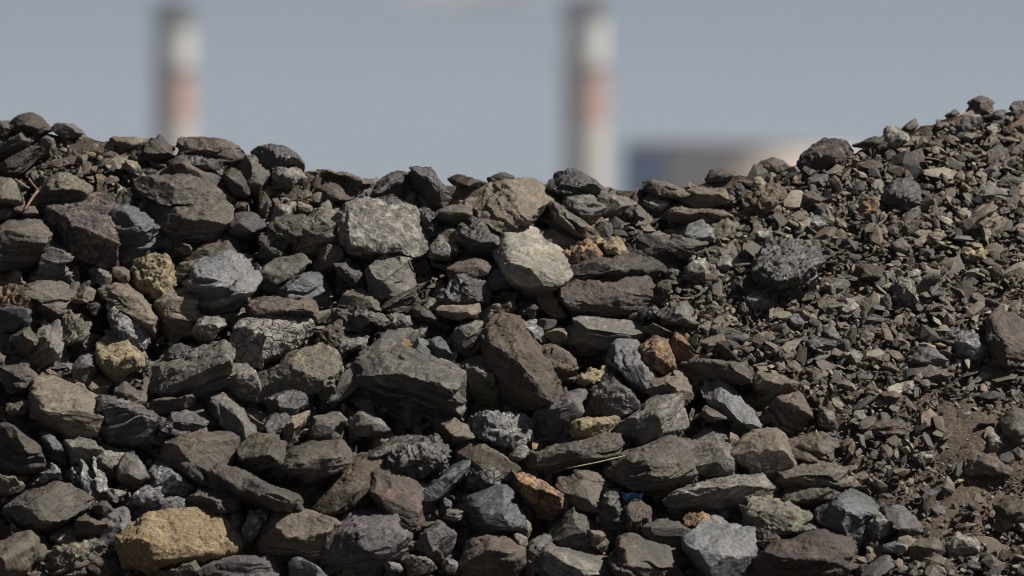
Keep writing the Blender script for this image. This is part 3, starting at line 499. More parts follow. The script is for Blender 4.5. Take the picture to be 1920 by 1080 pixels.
N r1 b.7;1702,1032 1715,1014 1755,1012 1774,1030 1778,1047 1740,1056 1710,1048;-;flat topped tan block;@flat topped tan block
P r2 b.7;1776,1032 1795,1003 1830,1014 1848,1035 1832,1058 1795,1054;-;round faced grey cobble;
V r1;1613,1090 1640,1049 1665,1041 1673,1060 1664,1095;-;purple grey slab on the bottom edge;
C r3;1657,1027 1675,1014 1707,1022 1702,1036 1663,1038;-;smooth blue grey oval stone;
V r2;1662,955 1695,952 1722,985 1733,1012 1712,1024 1688,1002;-;mauve grey sloping slab;
P r2;1628,982 1640,964 1660,959 1670,985 1657,1008 1633,1003;-;pale cobble;
R r2 a.6;1627,807 1650,789 1690,787 1704,805 1692,818 1638,818;-;flat slab with a rusty red patch;@slab with rusty red patch
R r2 a.2;1647,762 1655,737 1680,734 1697,750 1682,773;-;reddish round edged slab;
P r2;1588,793 1600,774 1622,769 1627,791 1605,797;-;white edged grey block;
G r1;1535,787 1545,772 1563,774 1567,797 1550,806 1538,800;-;small upright grey block;
L r2;1709,852 1730,848 1762,859 1742,868 1718,864;-;long whitish flake;
L r2;1688,842 1700,826 1714,840 1710,858 1696,855;-;bright whitish chip;
D r1 s35;1342,645 1350,636 1372,638 1403,665 1397,675 1365,673;-;dark split rock in gravel;
R r2 a.3;1447,620 1480,603 1489,618 1462,643 1450,640;-;rust speckled square stone;@rust speckled stone
G r1;1527,543 1580,523 1593,533 1578,552 1545,560 1530,556;-;pale topped thin slab;
W r4;1398,563 1410,550 1428,546 1450,556 1452,570 1440,582 1415,583;-;round white veined cobble;@round white veined cobble
G r1;1537,640 1548,618 1560,604 1577,635 1560,645;-;upright triangular shard;
P r1;1566,580 1580,562 1602,560 1607,578 1596,594 1570,592;-;pale chip with a rusty foot;
N r1;1627,555 1640,540 1655,540 1663,554 1645,566;-;small brown pentagon chip;
G r1;1624,530 1650,525 1680,500 1690,505 1682,522 1655,539 1635,538;-;curved pale grey flake;
U r3;1585,513 1605,498 1640,499 1650,520 1620,530 1592,530;-;rounded gritty brown rock;
P r1;1342,488 1355,478 1372,482 1378,502 1360,520 1345,512;-;light grey jagged chip;
G r1;1376,516 1400,522 1418,532 1418,547 1395,543;-;thin sloping grey chip;
P r2;1287,505 1303,484 1322,486 1332,508 1326,534 1302,530;-;pale crumbly upright rock;@pale crumbly upright rock
K r2 s10;1503,645 1530,637 1562,639 1592,658 1575,670 1520,662;-;dark flake with a rusty stripe;
N r1;1463,664 1488,658 1496,668 1478,682 1466,676;-;small tan wedge;
G r1 s-10;1320,607 1360,612 1400,632 1395,642 1350,630 1322,620;-;thin layered grey strip;
N r1 s30;1205,618 1225,608 1262,625 1268,638 1240,640;-;long narrow brown flake;
D r3;1255,448 1262,440 1285,448 1282,462 1262,465;-;small round brown stone;
P r1;1575,660 1600,655 1618,672 1612,688 1590,684;-;pale rounded chip;
N r1;1668,628 1690,632 1712,652 1706,658 1680,645;-;tan flake with an orange tip;
G r1;1672,460 1690,447 1712,470 1716,482 1700,486;-;slender grey wedge;
N r1;1510,690 1545,700 1558,715 1540,722 1515,708;-;brown roof shaped flake;
"""
GROUP = 'rocks piled on the spoil heap'; DBG = False
recs = []
for ln in STONES.strip().splitlines():
    st, poly, rid, look, lm = ln.split(';')
    tk = st.split(); kind = tk[0]; pr = {}
    for t in tk[1:]:
        pr[t[0]] = float(t[1:]) if len(t) > 1 else 1.0
    P = np.array([[float(a) for a in q.split(',')] for q in poly.split()])
    Rg = np.array([[float(a) for a in q.split(',')] for q in rid.split()]) if rid.strip() != '-' else None
    recs.append((kind, pr, P, Rg, look, lm[1:].strip()))
def area(P):
    x, y = P[:, 0], P[:, 1]; return abs(np.dot(x, np.roll(y, -1)) - np.dot(y, np.roll(x, -1))) / 2
def build_stone(idx, kind, pr, P, Rg):
    rs = np.random.default_rng(100 + idx)
    cen = P.mean(0); A = area(P); s_px = math.sqrt(A)
    ext = P.max(0) - P.min(0); Y0 = surf(cen[0], cen[1]); s = s_px * K * Y0
    rnd = pr.get('r', 2) / 5.0
    mind = min(A / max(ext) * 1.15, s_px) * K * Y0            # its short side
    b = pr.get('b', 1.0) * .76 * mind + .008
    lit = pr.get('a', rs.uniform(.34, .56))
    if Rg is None:
        top, bot = P[:, 1].min(), P[:, 1].max(); vr = top + lit * (bot - top)
        xs_ = np.array([.22, .5, .78]) * ext[0] + P[:, 0].min()
        # keep the ridge inside the outline
        tl_ = rs.uniform(-.4, .4)
        Rg = np.stack([xs_ + rs.uniform(-.12, .12) * ext[0], vr + rs.normal(size=3) * .05 * ext[1] + (xs_ - cen[0]) * tl_ * ext[1] / ext[0]], 1); Rg = cen + (Rg - cen) * .75
    rg_flag = rightness(cen[0], cen[1])
    zoff = (.004 - .010 * min(1, s_px / 110)) * rg_flag
    yaw = rs.uniform(-.55, .55) * (1 - .5 * rnd); turn = lambda q: (q[0] - cen[0]) * K * Y0 * yaw + rs.uniform(-.032, .026) * (1 - rg_flag)
    tuck = lambda q: .88 * mind * max(0, (q[1] - cen[1]) / (ext[1] / 2)) ** 1.3
    pts = []
    grow = 1.15
    for q in P:
        q = cen + (q - cen) * grow
        pts.append(pt(q[0], q[1], surf(q[0], q[1]) - .08 * b + zoff + tuck(q) + turn(q)))
    for f, dd in (((.93, .10 + .75 * rnd),) if rnd > .45 else ()):
        for q in P:
            qq = cen + (q - cen) * (f + rs.uniform(-.05, .03)); below = q[1] > cen[1]
            pts.append(pt(qq[0], qq[1], surf(qq[0], qq[1]) - dd * b * rs.uniform(.75, 1.1) + zoff + .75 * tuck(q) + turn(q)))
    for q in Rg:
        q = cen + (q - cen) * .97
        pts.append(pt(q[0], q[1], surf(q[0], q[1]) - b * rs.uniform(.85, 1.12) + zoff + turn(q)))
    if rnd > .55:
        q = Rg.mean(0) * .5 + cen * .5; pts.append(pt(q[0], q[1], surf(q[0], q[1]) - b * 1.15 + zoff))
    for q in P[::1]:
        qq = cen + (q - cen) * .82; pts.append(pt(qq[0], qq[1], surf(qq[0], qq[1]) + .35 * mind * rs.uniform(.8, 1.2) + .6 * tuck(q)))
    pts.append(pt(cen[0], cen[1], Y0 + .5 * mind))
    pts = np.array(pts); org = pt(cen[0], cen[1], Y0)
    pts -= org
    me = remesh(pts, max(.0021, s / 75), int(10 * rnd * rnd * min(1, s / .06)), .5)
    a = R(pr.get('s', rs.uniform(-30, 30))); ln_ = np.array([math.sin(a), -.28, math.cos(a)]); ln_ /= np.linalg.norm(ln_)
    strata = (1.35 if 's' in pr else (1.0 if kind in 'DGNVBCUKRM' and rs.uniform() < .88 else 0)) * min(1, s / .05)
    roughen(me, s, idx * 1.0 + 3, ln_, strata, 1.0, 1.0 if 'x' in pr else (.35 if kind in 'XKYTPWMO' else 0), rnd, .6 if A > 9000 or kind in 'LTY' else 1.0)
    mat = MATC[kind] if 'k' in pr and kind in MATC else MAT[kind]
    coal = kind in 'KX' and kind != 'X'; slab = 's' in pr and kind in 'DGCNBV'
    name, cat = ('coal_lump', 'coal') if kind == 'K' else (('slate_rock', 'slate') if slab or 'slab' in look or 'slate' in look else (('pebble', 'pebble') if 'pebble' in look else ('rock', 'rock')))
    o = link(name, me, mat, loc=tuple(org))
    return o, cat, cen, s_px
def inside(q, P):
    x, y = P[:, 0], P[:, 1]; x2, y2 = np.roll(x, -1), np.roll(y, -1)
    c = ((y > q[1]) != (y2 > q[1])) & (q[0] < (x2 - x) * (q[1] - y) / (y2 - y + 1e-9) + x); return c.sum() % 2 == 1
def gapdist(q, Ps):
    best = 1e9
    for P, c, r in Ps:
        if np.hypot(*(q - c)) - r > best: continue
        if inside(q, P): return -1
        A_, B_ = P, np.roll(P, -1, 0); d = B_ - A_; t = np.clip(((q - A_) * d).sum(1) / (d * d).sum(1), 0, 1)
        best = min(best, np.hypot(*(A_ + d * t[:, None] - q).T).min())
    return best
Ps = [(P, P.mean(0), np.hypot(*(P - P.mean(0)).T).max()) for _, _, P, *_ in recs]
rg_ = np.random.default_rng(5); N0 = len(recs); NEED = 300 - N0
cand = [(rg_.uniform(0, 1920), rg_.uniform(260, 1075)) for _ in range(2600)]
cand = [np.array(c) for c in cand if c[1] > np.interp(c[0], RU, RV) + 60]
words_ = {'D': 'brown grey', 'G': 'grey', 'N': 'tan brown', 'K': 'black', 'P': 'pale grey', 'R': 'reddish', 'V': 'violet grey', 'B': 'blue black'}
cand = cand[:1500]; gd = [gapdist(q, Ps) for q in cand]; wt = [1 if rightness(q[0], q[1]) < .5 else .12 for q in cand]
while NEED > 0:
    if NEED < 300 - N0: gd = [min(a, gapdist(q, Ps[-1:])) for a, q in zip(gd, cand)]
    j = max(range(len(cand)), key=lambda k: gd[k] * wt[k]); g_ = gd[j] * wt[j]; q = cand[j]; rr_ = min(g_ * 1.05, 30) + 3; n_ = rg_.integers(5, 8); a_ = np.sort((np.arange(n_) + rg_.uniform(-.3, .3, n_)) / n_ * 2 * math.pi)
    asp_ = rg_.uniform(.6, .95); rr2 = rr_ * rg_.uniform(.72, 1.25, n_); th2 = rg_.uniform(-.7, .7); P0 = np.stack([np.cos(a_) * rr2 * 1.2, np.sin(a_) * rr2 * asp_], 1)
    P = q + np.stack([P0[:, 0] * math.cos(th2) - P0[:, 1] * math.sin(th2), P0[:, 0] * math.sin(th2) + P0[:, 1] * math.cos(th2)], 1)
    kd = rg_.choice(list('DGNKPRVB'), p=[.28, .2, .17, .1, .09, .05, .06, .05])
    shp = {5: 'five cornered', 6: 'blocky', 7: 'rounded'}[int(n_)]
    recs.append((str(kd), {'r': float(rg_.integers(1, 4))}, P, None, f"{'small' if rr_ < 18 else 'smallish'} {words_[str(kd)]} {shp} piece", ''))
    Ps.append((P, P.mean(0), rr_ * 1.2)); cand.pop(j); gd.pop(j); wt.pop(j); NEED -= 1
made = []
for i, (kind, pr, P, Rg, look, lm) in enumerate(recs):
    o, cat, cen, spx = build_stone(i, kind, pr, P, Rg); me = o.data; me.name = o.name
    made.append((o, cat, cen, spx, look, lm))
# labels: how it looks, and where it lies next to a stone anyone can find
def direction(d):
    a = math.degrees(math.atan2(-d[1], d[0])) % 360
    return ['right of', 'up right of', 'above', 'up left of', 'left of', 'down left of', 'below', 'down right of'][int((a + 22.5) // 45) % 8]
marks = [(c, lm) for o, cat, c, s, look, lm in made if lm]
seen = {}
for o, cat, c, s, look, lm in made:
    near = sorted(marks, key=lambda m: np.hypot(*(m[0] - c)))
    near = [m for m in near if m[1] != lm]
    words = len(look.split()); lab = None
    for m in near[:6]:
        t = f"{look}, {direction(c - m[0])} the {m[1]}"
        if len(t.split()) <= 16 and t not in seen: lab = t; break
    lab = lab or look; seen[lab] = 1; print('LAB', lab) if DBG else None
    tag(o, lab, cat, GROUP)
# ------------------------------------------------------------------ loose chips and gravel
def chipmat():
    m, nt, b = newmat('loose shale chips'); n = N(nt)
    at = n.add('ShaderNodeAttribute', attribute_name='chip_col').outputs['Color']
    v = n.add('ShaderNodeTexCoord').outputs['Object']
    mid = n.noise(v, 110, 5, .7); fine = n.noise(v, 420, 3, .7)
    c = n.scale(at, n.ramp(mid, .3, .7, .68, 1.32)); c = n.scale(c, n.ramp(fine, .3, .7, .8, 1.2)); n.put(b.inputs['Base Color'], c)
    b.inputs['Roughness'].default_value = .62; b.inputs['Specular IOR Level'].default_value = .45
    n.put(b.inputs['Normal'], n.bump(n.math('ADD', mid, n.math('MULTIPLY', fine, .4)), .6, .005)); return m
CHIP = chipmat()
PAL = np.array([(.135, .115, .088), (.10, .088, .073), (.17, .15, .12), (.075, .070, .064), (.12, .095, .072), (.045, .044, .043), (.20, .185, .155), (.115, .118, .12), (.145, .102, .077), (.30, .28, .24), (.24, .18, .10)])
PW = np.array([.22, .18, .12, .13, .12, .08, .05, .04, .03, .012, .008]); PW /= PW.sum()
def tri_arrays(me):
    me.calc_loop_triangles(); t = np.empty(len(me.loop_triangles) * 3, np.int32); me.loop_triangles.foreach_get('vertices', t)
    return getco(me), t.reshape(-1, 3)
def flake(seed, n=11, flat=.35):
    rs = np.random.default_rng(seed); p = rs.normal(size=(n, 3)); p /= np.linalg.norm(p, axis=1)[:, None]
    p *= rs.uniform(.75, 1.1, size=(n, 1)); p = p / (np.abs(p) ** 3).sum(1)[:, None] ** (1 / 3) * rs.uniform(.7, 1.05, size=(n, 1)); p *= np.array([1.25, .8, flat]) * .5
    bm = bmesh.new(); [bm.verts.new(q) for q in p]; bmesh.ops.convex_hull(bm, input=bm.verts)
    bmesh.ops.delete(bm, geom=[x for x in bm.verts if not x.link_faces], context='VERTS'); bmesh.ops.recalc_face_normals(bm, faces=bm.faces)
    me = bpy.data.meshes.new('t'); bm.to_mesh(me); bm.free(); r = tri_arrays(me); bpy.data.meshes.remove(me); return r
def lump(seed, vox=.055, flat=.6):
    rs = np.random.default_rng(seed); n = 13; p = rs.normal(size=(n, 3)); p /= np.linalg.norm(p, axis=1)[:, None]
    p *= rs.uniform(.8, 1.1, size=(n, 1)); p *= np.array([1.2, .85, flat]) * .5
    me = remesh(p * .08, vox * .08, 0); ln_ = np.array([rs.normal() * .2, rs.normal() * .2, 1]); ln_ /= np.linalg.norm(ln_)
    roughen(me, .07, seed, ln_, .6, 1.1, .3, .2); c, t = tri_arrays(me); bpy.data.meshes.remove(me); return c / .08, t
FL = [flake(500 + i, 9 + i % 5, .20 + .35 * ((i * 7) % 5) / 5) for i in range(28)]
FB = [flake(600 + i, 16 + i % 6, .16 + .30 * ((i * 7) % 5) / 5) for i in range(24)]
LU = [lump(700 + i, .085, .4 + .35 * ((i * 3) % 4) / 4) for i in range(14)]
LB = [lump(760 + i, .045, .5 + .35 * ((i * 3) % 4) / 4) for i in range(14)]
SL = np.array([0, -1 / math.hypot(1, COT), COT / math.hypot(1, COT)])     # slope normal (towards camera and up)
def scatter(name, protos, pos, size, tilt, mat, is_smooth, colsel=None, label='', cat=''):
    n = len(pos); pid = rng.integers(0, len(protos), n); Vs, Fs, Cs = [], [], []; base = 0
    # random frames: z axis near the slope normal, spin about it
    z = SL + rng.normal(size=(n, 3)) * tilt[:, None]; z /= np.linalg.norm(z, axis=1)[:, None]
    a = rng.normal(size=(n, 3)); x = a - z * (a * z).sum(1)[:, None]; x /= np.linalg.norm(x, axis=1)[:, None]; y = np.cross(z, x)
    asp = rng.uniform(.75, 1.3, size=(n, 3)); colr = np.array([1.04, .98, .90]) * PAL[rng.choice(len(PAL), n, p=PW)] * (.45 + .85 * rng.uniform(size=(n, 1)) ** 1.2)
    for k, (V, Ft) in enumerate(protos):
        ix = np.where(pid == k)[0]
        if not len(ix): continue
        W = V[None] * (asp[ix] * size[ix, None])[:, None, :]
        W = W[..., 0:1] * x[ix, None] + W[..., 1:2] * y[ix, None] + W[..., 2:3] * z[ix, None] + pos[ix, None]
        Vs.append(W.reshape(-1, 3)); Fs.append((Ft[None] + (np.arange(len(ix)) * len(V))[:, None, None]).reshape(-1, 3) + base); base += len(ix) * len(V)
        Cs.append(np.repeat(colr[ix], len(V), 0))
    V = np.concatenate(Vs); Fc = np.concatenate(Fs); C = np.concatenate(Cs)
    me = bpy.data.meshes.new(name)
    me.vertices.add(len(V)); me.vertices.foreach_set('co', V.ravel().astype(np.float32))
    me.loops.add(Fc.size); me.loops.foreach_set('vertex_index', Fc.ravel().astype(np.int32))
    me.polygons.add(len(Fc)); me.polygons.foreach_set('loop_start', (np.arange(len(Fc)) * 3).astype(np.int32)); me.update(calc_edges=True)
    ca = me.attributes.new('chip_col', 'FLOAT_COLOR', 'POINT'); ca.data.foreach_set('color', np.concatenate([C, np.ones((len(C), 1))], 1).ravel().astype(np.float32))
    me.polygons.foreach_set('use_smooth', np.full(len(Fc), is_smooth, bool))
    return tag(link(name, me, mat), label, cat, kind='stuff')
def sample(n, half=1.15, zlo=-1.05, over=.06):
    x = rng.uniform(-half, half, n); t = rng.uniform(zlo, over, n); y, z = heap_point(x, t)
    u, v = to_px(x, y, z); return x, y, z, u, v, t
def put(n, keep, smin, smax, pw, sink, **kw):
    x, y, z, u, v, t = sample(n, **kw); m = rng.uniform(size=n) < keep(u, v, t); x, y, z, u, v = x[m], y[m], z[m], u[m], v[m]
    k = len(x); s = smin * (smax / smin) ** (rng.uniform(size=k) ** pw)
    rg = rightness(u, v); off = sink(s, rg)
    p = np.stack([x, y, z], 1) + SL[None] * off[:, None]; return p, s
# patches of bare brown soil low on the right
def soil(u, v):
    w = fbm(np.stack([u / 130, v / 110, u * 0], 1), 2) * .5
    return np.clip(np.exp(-(((u - 1790) / 210) ** 2 + ((v - 870) / 200) ** 2)) + np.exp(-(((u - 1560) / 90) ** 2 + ((v - 480) / 50) ** 2)) * .5 + w * .7, 0, 1)
# fine gravel
p, s = put(72000, lambda u, v, t: (.12 + .88 * rightness(u, v, 120)) * (1 - .55 * soil(u, v)), .0045, .013, 1.3, lambda s, r: -.055 * (1 - r) * rng.uniform(.4, 1.1, len(s)) + s * .1 - .004 * r)
scatter('gravel', FL, p, s, rng.uniform(.15, .7, len(s)), CHIP, False, label='fine grey brown shale gravel covering the slope', cat='gravel')
# larger chips
p, s = put(27000, lambda u, v, t: (.40 + .60 * rightness(u, v, 90)) * (1 - .8 * soil(u, v)), .009, .030, 2.1, lambda s, r: -.050 * (1 - r) * rng.uniform(.25, 1.1, len(s)) + s * .12)
scatter('shale_chips', FL[:10] + FB + LU[:5], p, s, rng.uniform(.15, .6, len(s)), CHIP, False, label='loose angular shale chips scattered over the slope', cat='shale chips')
p, s = put(1700, lambda u, v, t: (.10 + .90 * rightness(u, v, 90)) * (1 - .8 * soil(u, v)), .026, .052, 2.2, lambda s, r: -.045 * (1 - r) + s * .06)
scatter('shale_plates', FB + LU[:6], p, s, rng.uniform(.12, .5, len(s)), CHIP, False, label='flat shale plates lying among the gravel', cat='shale plates')
# pieces the size of a fist wedged among and beneath the boulders
p, s = put(2400, lambda u, v, t: (1 - rightness(u, v, 30)) * .95, .034, .085, 1.5, lambda s, r: (-.034 * rng.uniform(.3, 1.2, len(s)) - s * .26) * (1 - r) + .1 * s * r, over=.0)
scatter('rubble', LB, p, s, rng.uniform(.3, 1.0, len(s)), CHIP, True, label='dark broken rubble wedged between the larger rocks', cat='rubble')
# thin splinters jammed between the boulders at every tilt
SH = []
for V_, F_ in [flake(820 + i, 14 + i % 6, .30 + .22 * ((i * 5) % 4) / 4) for i in range(22)]: SH.append((V_ * np.array([1.25, .75, .9]), F_))
p, s = put(3400, lambda u, v, t: (1 - rightness(u, v, 30)) * .95, .018, .062, 1.7, lambda s, r: -.030 + rng.uniform(-.022, .014, len(s)) - .12 * s, over=.0)
scatter('slate_splinters', SH, p, s, rng.uniform(.4, 1.6, len(s)), CHIP, False, label='thin slate splinters jammed between the larger rocks', cat='slate splinters')
# crumbs resting along the crest
k_ = 1700; x_ = rng.uniform(-1.1, 1.1, k_); t_ = rng.normal(size=k_) * .02; y_, z_ = heap_point(x_, t_); s = .009 + .027 * rng.uniform(0, 1, k_) ** 2
scatter('crest_rubble', FB + LU[:8], np.stack([x_, y_, z_], 1) + SL[None] * (s * .1 - .012)[:, None], s, rng.uniform(.2, .8, k_), CHIP, False, label='loose shale pieces lying along the crest of the heap', cat='rubble')
# ------------------------------------------------------------------ small odd things
def tube(name, pts, r, mat, sides=7):
    bm = bmesh.new(); rings = []
    for i, p in enumerate(pts):
        d = np.array(pts[min(i + 1, len(pts) - 1)]) - np.array(pts[max(i - 1, 0)]); d = Vector(d).normalized()
        a = d.orthogonal().normalized(); b = d.cross(a); rr = r * (1 - .5 * i / len(pts)) * random.uniform(.85, 1.15)
        rings.append([bm.verts.new(Vector(p) + (a * math.cos(2 * math.pi * k / sides) + b * math.sin(2 * math.pi * k / sides)) * rr) for k in range(sides)])
    for A_, B_ in zip(rings, rings[1:]):
        for k in range(sides): bm.faces.new((A_[k], A_[(k + 1) % sides], B_[(k + 1) % sides], B_[k]))
    bm.faces.new(rings[0][::-1]); bm.faces.new(rings[-1]); bmesh.ops.recalc_face_normals(bm, faces=bm.faces)
    me = bpy.data.meshes.new(name); bm.to_mesh(me); bm.free(); smooth(me); return link(name, me, mat)
STRAW = plain('dry straw', (.42, .36, .26), (.30, .24, .16), 90, .7, .2); BARK = plain('orange bark', (.24, .14, .075), (.16, .10, .06), 120, .85, .5)
def twig(uvs, r, mat, label, lift=.05):
    o0 = pt(*uvs[0], surf(*uvs[0]) - lift)
    pts = [pt(u, v, surf(u, v) - lift) for u, v in uvs]
    t = tube('twig', pts, r, mat); tag(t, label, 'twig', 'dry twigs caught in the rocks'); return t
twig([(1205, 847), (1180, 853), (1150, 860), (1120, 867), (1090, 873), (1064, 878)], .0014, STRAW, 'thin pale straw lying below the bar shaped rock', .045)
twig([(28, 336), (38, 342), (48, 349), (55, 353)], .0018, STRAW, 'short pale stick above the boulder on the left edge', .03)
twig([(54, 335), (60, 344), (67, 352), (73, 360)], .0022, BARK, 'forked brown twig left of the mottled boulder', .035)
twig([(71, 358), (63, 368), (56, 378), (50, 388), (45, 394)], .0026, BARK, 'flaking orange twig leaning on the mottled boulder', .04)
twig([(466, 777), (475, 784), (485, 791), (494, 795)], .0010, STRAW, 'fine straw beside the charcoal lump', .04)
twig([(1530, 806), (1532, 813), (1535, 819), (1541, 822)], .0010, STRAW, 'tiny bent straw below the reddish squared block', .03)
def scrap(u, v, w, h, mat, name, label, cat, lift):
    V = []; rs = random.Random(int(u)); n = 7
    c = pt(u, v, surf(u, v) - lift); bm = bmesh.new()
    for i in range(n):
        for j in range(5):
            a = (i / (n - 1) - .5) * w; b_ = (j / 4 - .5) * h
            V.append(bm.verts.new((a + rs.uniform(-.1, .1) * w / n, -.35 * b_ + rs.uniform(-1, 1) * .0015, b_ + rs.uniform(-1, 1) * h * .10 + .25 * a * math.sin(i))))
    for i in range(n - 1):
        for j in range(4): bm.faces.new((V[i * 5 + j], V[(i + 1) * 5 + j], V[(i + 1) * 5 + j + 1], V[i * 5 + j + 1]))
    bmesh.ops.solidify(bm, geom=bm.faces, thickness=.0008); me = bpy.data.meshes.new(name); bm.to_mesh(me); bm.free()
    tag(link(name, me, mat, loc=tuple(c)), label, cat)
scrap(1186, 929, .030, .010, plain('faded blue plastic', (.05, .16, .32), (.03, .10, .20), 200, .4, .2), 'plastic_scrap', 'small bright blue plastic scrap in the shade below the dark boulder', 'scrap', .035)
scrap(238, 386, .010, .007, plain('white green plastic', (.7, .78, .74), (.45, .62, .56), 200, .4, .2), 'paper_scrap', 'tiny white green scrap above the blue black wedge rock', 'scrap', .03)
# ------------------------------------------------------------------ the power station beyond
def lathe(name, prof, mat, parent, seg=64, loc=(0, 0, 0)):
    bm = bmesh.new(); rings = []
    for r, z in prof:
        rings.append([bm.verts.new((r * math.cos(2 * math.pi * k / seg), r * math.sin(2 * math.pi * k / seg), z)) for k in range(seg)] if r > 1e-6 else [bm.verts.new((0, 0, z))])
    for A_, B_ in zip(rings, rings[1:]):
        for k in range(seg):
            a0, a1 = A_[k % len(A_)], A_[(k + 1) % len(A_)]; b0, b1 = B_[k % len(B_)], B_[(k + 1) % len(B_)]
            f = [a0, a1, b1, b0]; f = [q for j, q in enumerate(f) if q not in f[:j]]
            if len(f) > 2: bm.faces.new(f)
    me = bpy.data.meshes.new(name); bm.to_mesh(me); bm.free(); smooth(me); return link(name, me, mat, parent, loc)
def paint(name, c, s=.4): return plain(name, c, tuple(q * .82 for q in c), s, .8, .1)
SOOT = paint('sooty cap', (.32, .28, .26)); CREAM = paint('cream band', (.64, .61, .55)); RED = paint('red brown band', (.52, .285, .215)); BEIGE = paint('weathered concrete', (.60, .52, .45)); STEEL = paint('steel', (.2, .2, .21), 2)
def chimney(u0, u1, vtop, vw, vr, vb, Y, label):
    k = K * Y; cx = ((u0 + u1) / 2 - 960) * k; r = (u1 - u0) / 2 * k
    zz = lambda v: CAMZ - (v - 540) * k
    root = empty('chimney', (cx, Y, 0)); tag(root, label, 'chimney', 'chimneys of the power station')
    zt, zw, zr, zb = zz(vtop), zz(vw), zz(vr), zz(vb)
    rr = lambda z: r * (1 + .10 * (zt - z) / zt)
    link_ = lambda nm, a, b_, m, x=0: lathe(nm, [(rr(a) + x, a), (rr(b_) + x, b_)], m, root)
    link_('shaft', 0, zb, BEIGE); link_('red_band', zb, zr, RED); link_('white_band', zr, zw, CREAM)
    cap = lathe('cap', [(rr(zw), zw), (r, zt), (r + .35, zt), (r + .35, zt + .5), (r - .7, zt + .5), (r - .7, zt - 6), (0, zt - 6)], SOOT, root)
    for z in (zw + 1, zr - .5):
        lathe('gallery', [(rr(z), z), (rr(z) + 1.1, z), (rr(z) + 1.1, z + .15), (rr(z), z + .15)], STEEL, root, 48)
    # a ladder up the near side
    bm = bmesh.new()
    def bx(x0, x1, y0, y1, z0, z1):
        v = [bm.verts.new((x, y, z)) for z in (z0, z1) for x, y in ((x0, y0), (x1, y0), (x1, y1), (x0, y1))]
        for f in ((0, 3, 2, 1), (4, 5, 6, 7), (0, 1, 5, 4), (1, 2, 6, 5), (2, 3, 7, 6), (3, 0, 4, 7)): bm.faces.new([v[q] for q in f])
    ry = rr(0) + .15
    bx(-.35, -.27, -ry - .08, -ry, 0, zt); bx(.27, .35, -ry - .08, -ry, 0, zt)
    for i in range(int(zt / 1.2)): bx(-.27, .27, -ry - .06, -ry - .02, i * 1.2 + .5, i * 1.2 + .56)
    me = bpy.data.meshes.new('ladder'); bm.to_mesh(me); bm.free(); link('ladder', me, STEEL, root)
    return cx, zt
chimney(288, 364, 6, 48, 126, 232, 1800, 'tall red and white banded chimney, blurred, at the left of the sky')
CX2, ZT2 = chimney(1057, 1137, 0, 34, 122, 232, 1800, 'tall red and white banded chimney, blurred, beside the round tank')
# round storage tank
Yt = 1100; kt = K * Yt; tu0, tu1 = 1174, 1612; tr = (tu1 - tu0) / 2 * kt; tcx = ((tu0 + tu1) / 2 - 960) * kt; th_ = CAMZ + (540 - 270) * kt
root = empty('storage_tank', (tcx, Yt + tr, 0)); tag(root, 'wide round beige storage tank with a dark shaded left side behind the heap', 'storage tank')
lathe('wall', [(tr, 0), (tr, th_)], paint('tank wall', (.80, .66, .55), .1), root, 128)
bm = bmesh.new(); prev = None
for k in range(25):                                            # thin skin added over the tank's left side to colour in its shade
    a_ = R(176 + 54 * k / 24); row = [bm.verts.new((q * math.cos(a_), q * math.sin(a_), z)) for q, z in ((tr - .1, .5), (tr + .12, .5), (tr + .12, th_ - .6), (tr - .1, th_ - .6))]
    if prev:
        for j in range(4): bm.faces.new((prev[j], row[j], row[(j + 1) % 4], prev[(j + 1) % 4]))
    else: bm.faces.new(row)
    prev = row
bm.faces.new(prev[::-1]); bmesh.ops.recalc_face_normals(bm, faces=bm.faces); me = bpy.data.meshes.new('blue_shade_skin'); bm.to_mesh(me); bm.free()
link('blue_shade_skin', me, paint('blue shade tint', (.16, .28, .60)), root)  # bluish shade of the left wall, put in as colour
lathe('roof', [(tr + .3, th_), (tr + .3, th_ + .4), (tr - .5, th_ + .45), (tr * .6, th_ + .5), (0, th_ + .55)], paint('tank roof', (.35, .36, .37)), root, 128)
for zz_ in (th_ * .33, th_ * .66): lathe('stiffener_ring', [(tr + .003, zz_), (tr + .3, zz_), (tr + .3, zz_ + .3), (tr + .003, zz_ + .3)], STEEL, root, 128)
# drifting smoke at the top of the right stack
bm = bmesh.new(); bmesh.ops.create_icosphere(bm, subdivisions=5, radius=1)
for v in bm.verts:
    p = v.co.copy(); d = mn.fractal(p * 2.2 + Vector((3, 1, 7)), .8, 2.0, 4)
    v.co = Vector((p.x * 24 * (1 + .12 * d), p.y * 4, p.z * (4.2 + 2.4 * d) * (1 + .25 * p.x) + .8 * math.sin(p.x * 2.1)))
me = bpy.data.meshes.new('smoke'); bm.to_mesh(me); bm.free(); smooth(me)
m = bpy.data.materials.new('smoke'); m.use_nodes = True; m.node_tree.nodes.clear()
o_ = m.node_tree.nodes.new('ShaderNodeOutputMaterial'); vp = m.node_tree.nodes.new('ShaderNodeVolumePrincipled'); m.node_tree.links.new(vp.outputs[0], o_.inputs[1])
vp.inputs['Color'].default_value = (.99, .95, .92, 1); nn = N(m.node_tree); tcs = nn.add('ShaderNodeTexCoord').outputs['Object']
m.node_tree.links.new(nn.math('MULTIPLY', nn.ramp(nn.noise(tcs, .16, 4, .6), .42, .66), .22), vp.inputs['Density'])
tag(link('smoke', me, m, loc=(CX2 - 25, 1800, ZT2 + .8)), 'faint pinkish smoke drifting left from the right chimney', 'smoke', kind='stuff')
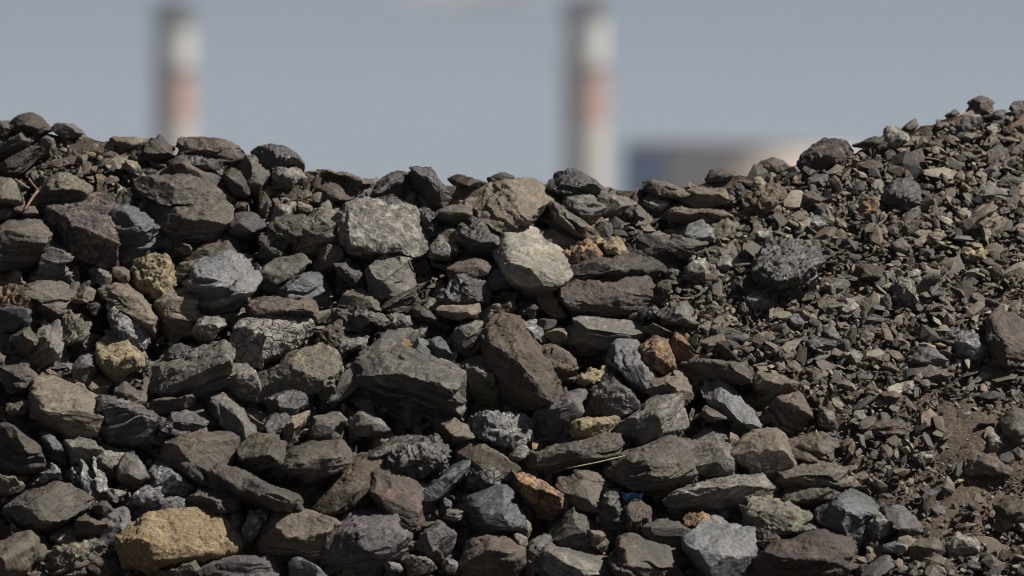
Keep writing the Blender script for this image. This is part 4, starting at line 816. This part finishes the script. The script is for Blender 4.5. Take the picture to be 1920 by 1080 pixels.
# ------------------------------------------------------------------ air
HZ = 0.00016
if HZ:
    bm = bmesh.new(); bmesh.ops.create_cube(bm, size=1); me = bpy.data.meshes.new('haze'); bm.to_mesh(me); bm.free()
    m = bpy.data.materials.new('haze'); m.use_nodes = True; m.node_tree.nodes.clear()
    o_ = m.node_tree.nodes.new('ShaderNodeOutputMaterial'); vp = m.node_tree.nodes.new('ShaderNodeVolumePrincipled'); m.node_tree.links.new(vp.outputs[0], o_.inputs[1])
    vp.inputs['Color'].default_value = (.80, .88, .97, 1); vp.inputs['Density'].default_value = HZ
    h = link('haze', me, m, loc=(0, 0, 50)); h.scale = (8400, 8400, 102); tag(h, kind='stuff')
    h['label'] = 'thin pale haze over the far plant'; h['category'] = 'haze'
# ------------------------------------------------------------------ light, sky, camera
SUN_EL, SUN_AZ = 52.0, -9.0                     # azimuth counted from +X (right) towards +Y (away)
d = Vector((math.cos(R(SUN_EL)) * math.cos(R(SUN_AZ)), math.cos(R(SUN_EL)) * math.sin(R(SUN_AZ)), math.sin(R(SUN_EL))))
L = bpy.data.lights.new('sun', 'SUN'); L.energy = 5.0; L.angle = R(.53); L.color = (1.0, .955, .89)
lo = bpy.data.objects.new('sun', L); col.objects.link(lo); lo.rotation_euler = d.to_track_quat('Z', 'Y').to_euler()
w = bpy.data.worlds.new('World'); sc.world = w; w.use_nodes = True; nt = w.node_tree; nt.nodes.clear(); n = N(nt)
sky = n.add('ShaderNodeTexSky', sky_type='NISHITA'); sky.sun_disc = False; sky.sun_elevation = R(SUN_EL); sky.sun_rotation = R(90 - SUN_AZ)
sky.altitude = 200; sky.air_density = .26; sky.dust_density = 0.5; sky.ozone_density = 1.5
hs = n.add('ShaderNodeHueSaturation'); nt.links.new(sky.outputs[0], hs.inputs['Color']); hs.inputs['Saturation'].default_value = 0.55
bg = n.add('ShaderNodeBackground'); bg.inputs[1].default_value = 0.05
nt.links.new(n.mix(1.0, hs.outputs[0], (.98, 1.0, 1.01), 'MULTIPLY'), bg.inputs[0]); o_ = n.add('ShaderNodeOutputWorld'); nt.links.new(bg.outputs[0], o_.inputs[0])
cam = bpy.data.cameras.new('camera'); cam.lens = FOC; cam.sensor_width = SENS; cam.clip_start = .1; cam.clip_end = 20000
cam.dof.use_dof = True; cam.dof.focus_distance = 11.93; cam.dof.aperture_fstop = 5.6
co = bpy.data.objects.new('camera', cam); col.objects.link(co); co.location = (0, 0, CAMZ); co.rotation_euler = (R(90), 0, 0); sc.camera = co
bpy.data.collections.remove(tmpcol)
sc.cycles.filter_width = 1.0; sc.cycles.use_denoising = True; sc.cycles.denoising_input_passes = 'RGB_ALBEDO_NORMAL'; sc.cycles.denoising_prefilter = 'ACCURATE'; sc.cycles.volume_bounces = 0; sc.cycles.max_bounces = 6
sc.view_settings.view_transform = 'Standard'; sc.view_settings.look = 'None'; sc.view_settings.exposure = 0.40; sc.view_settings.gamma = 1
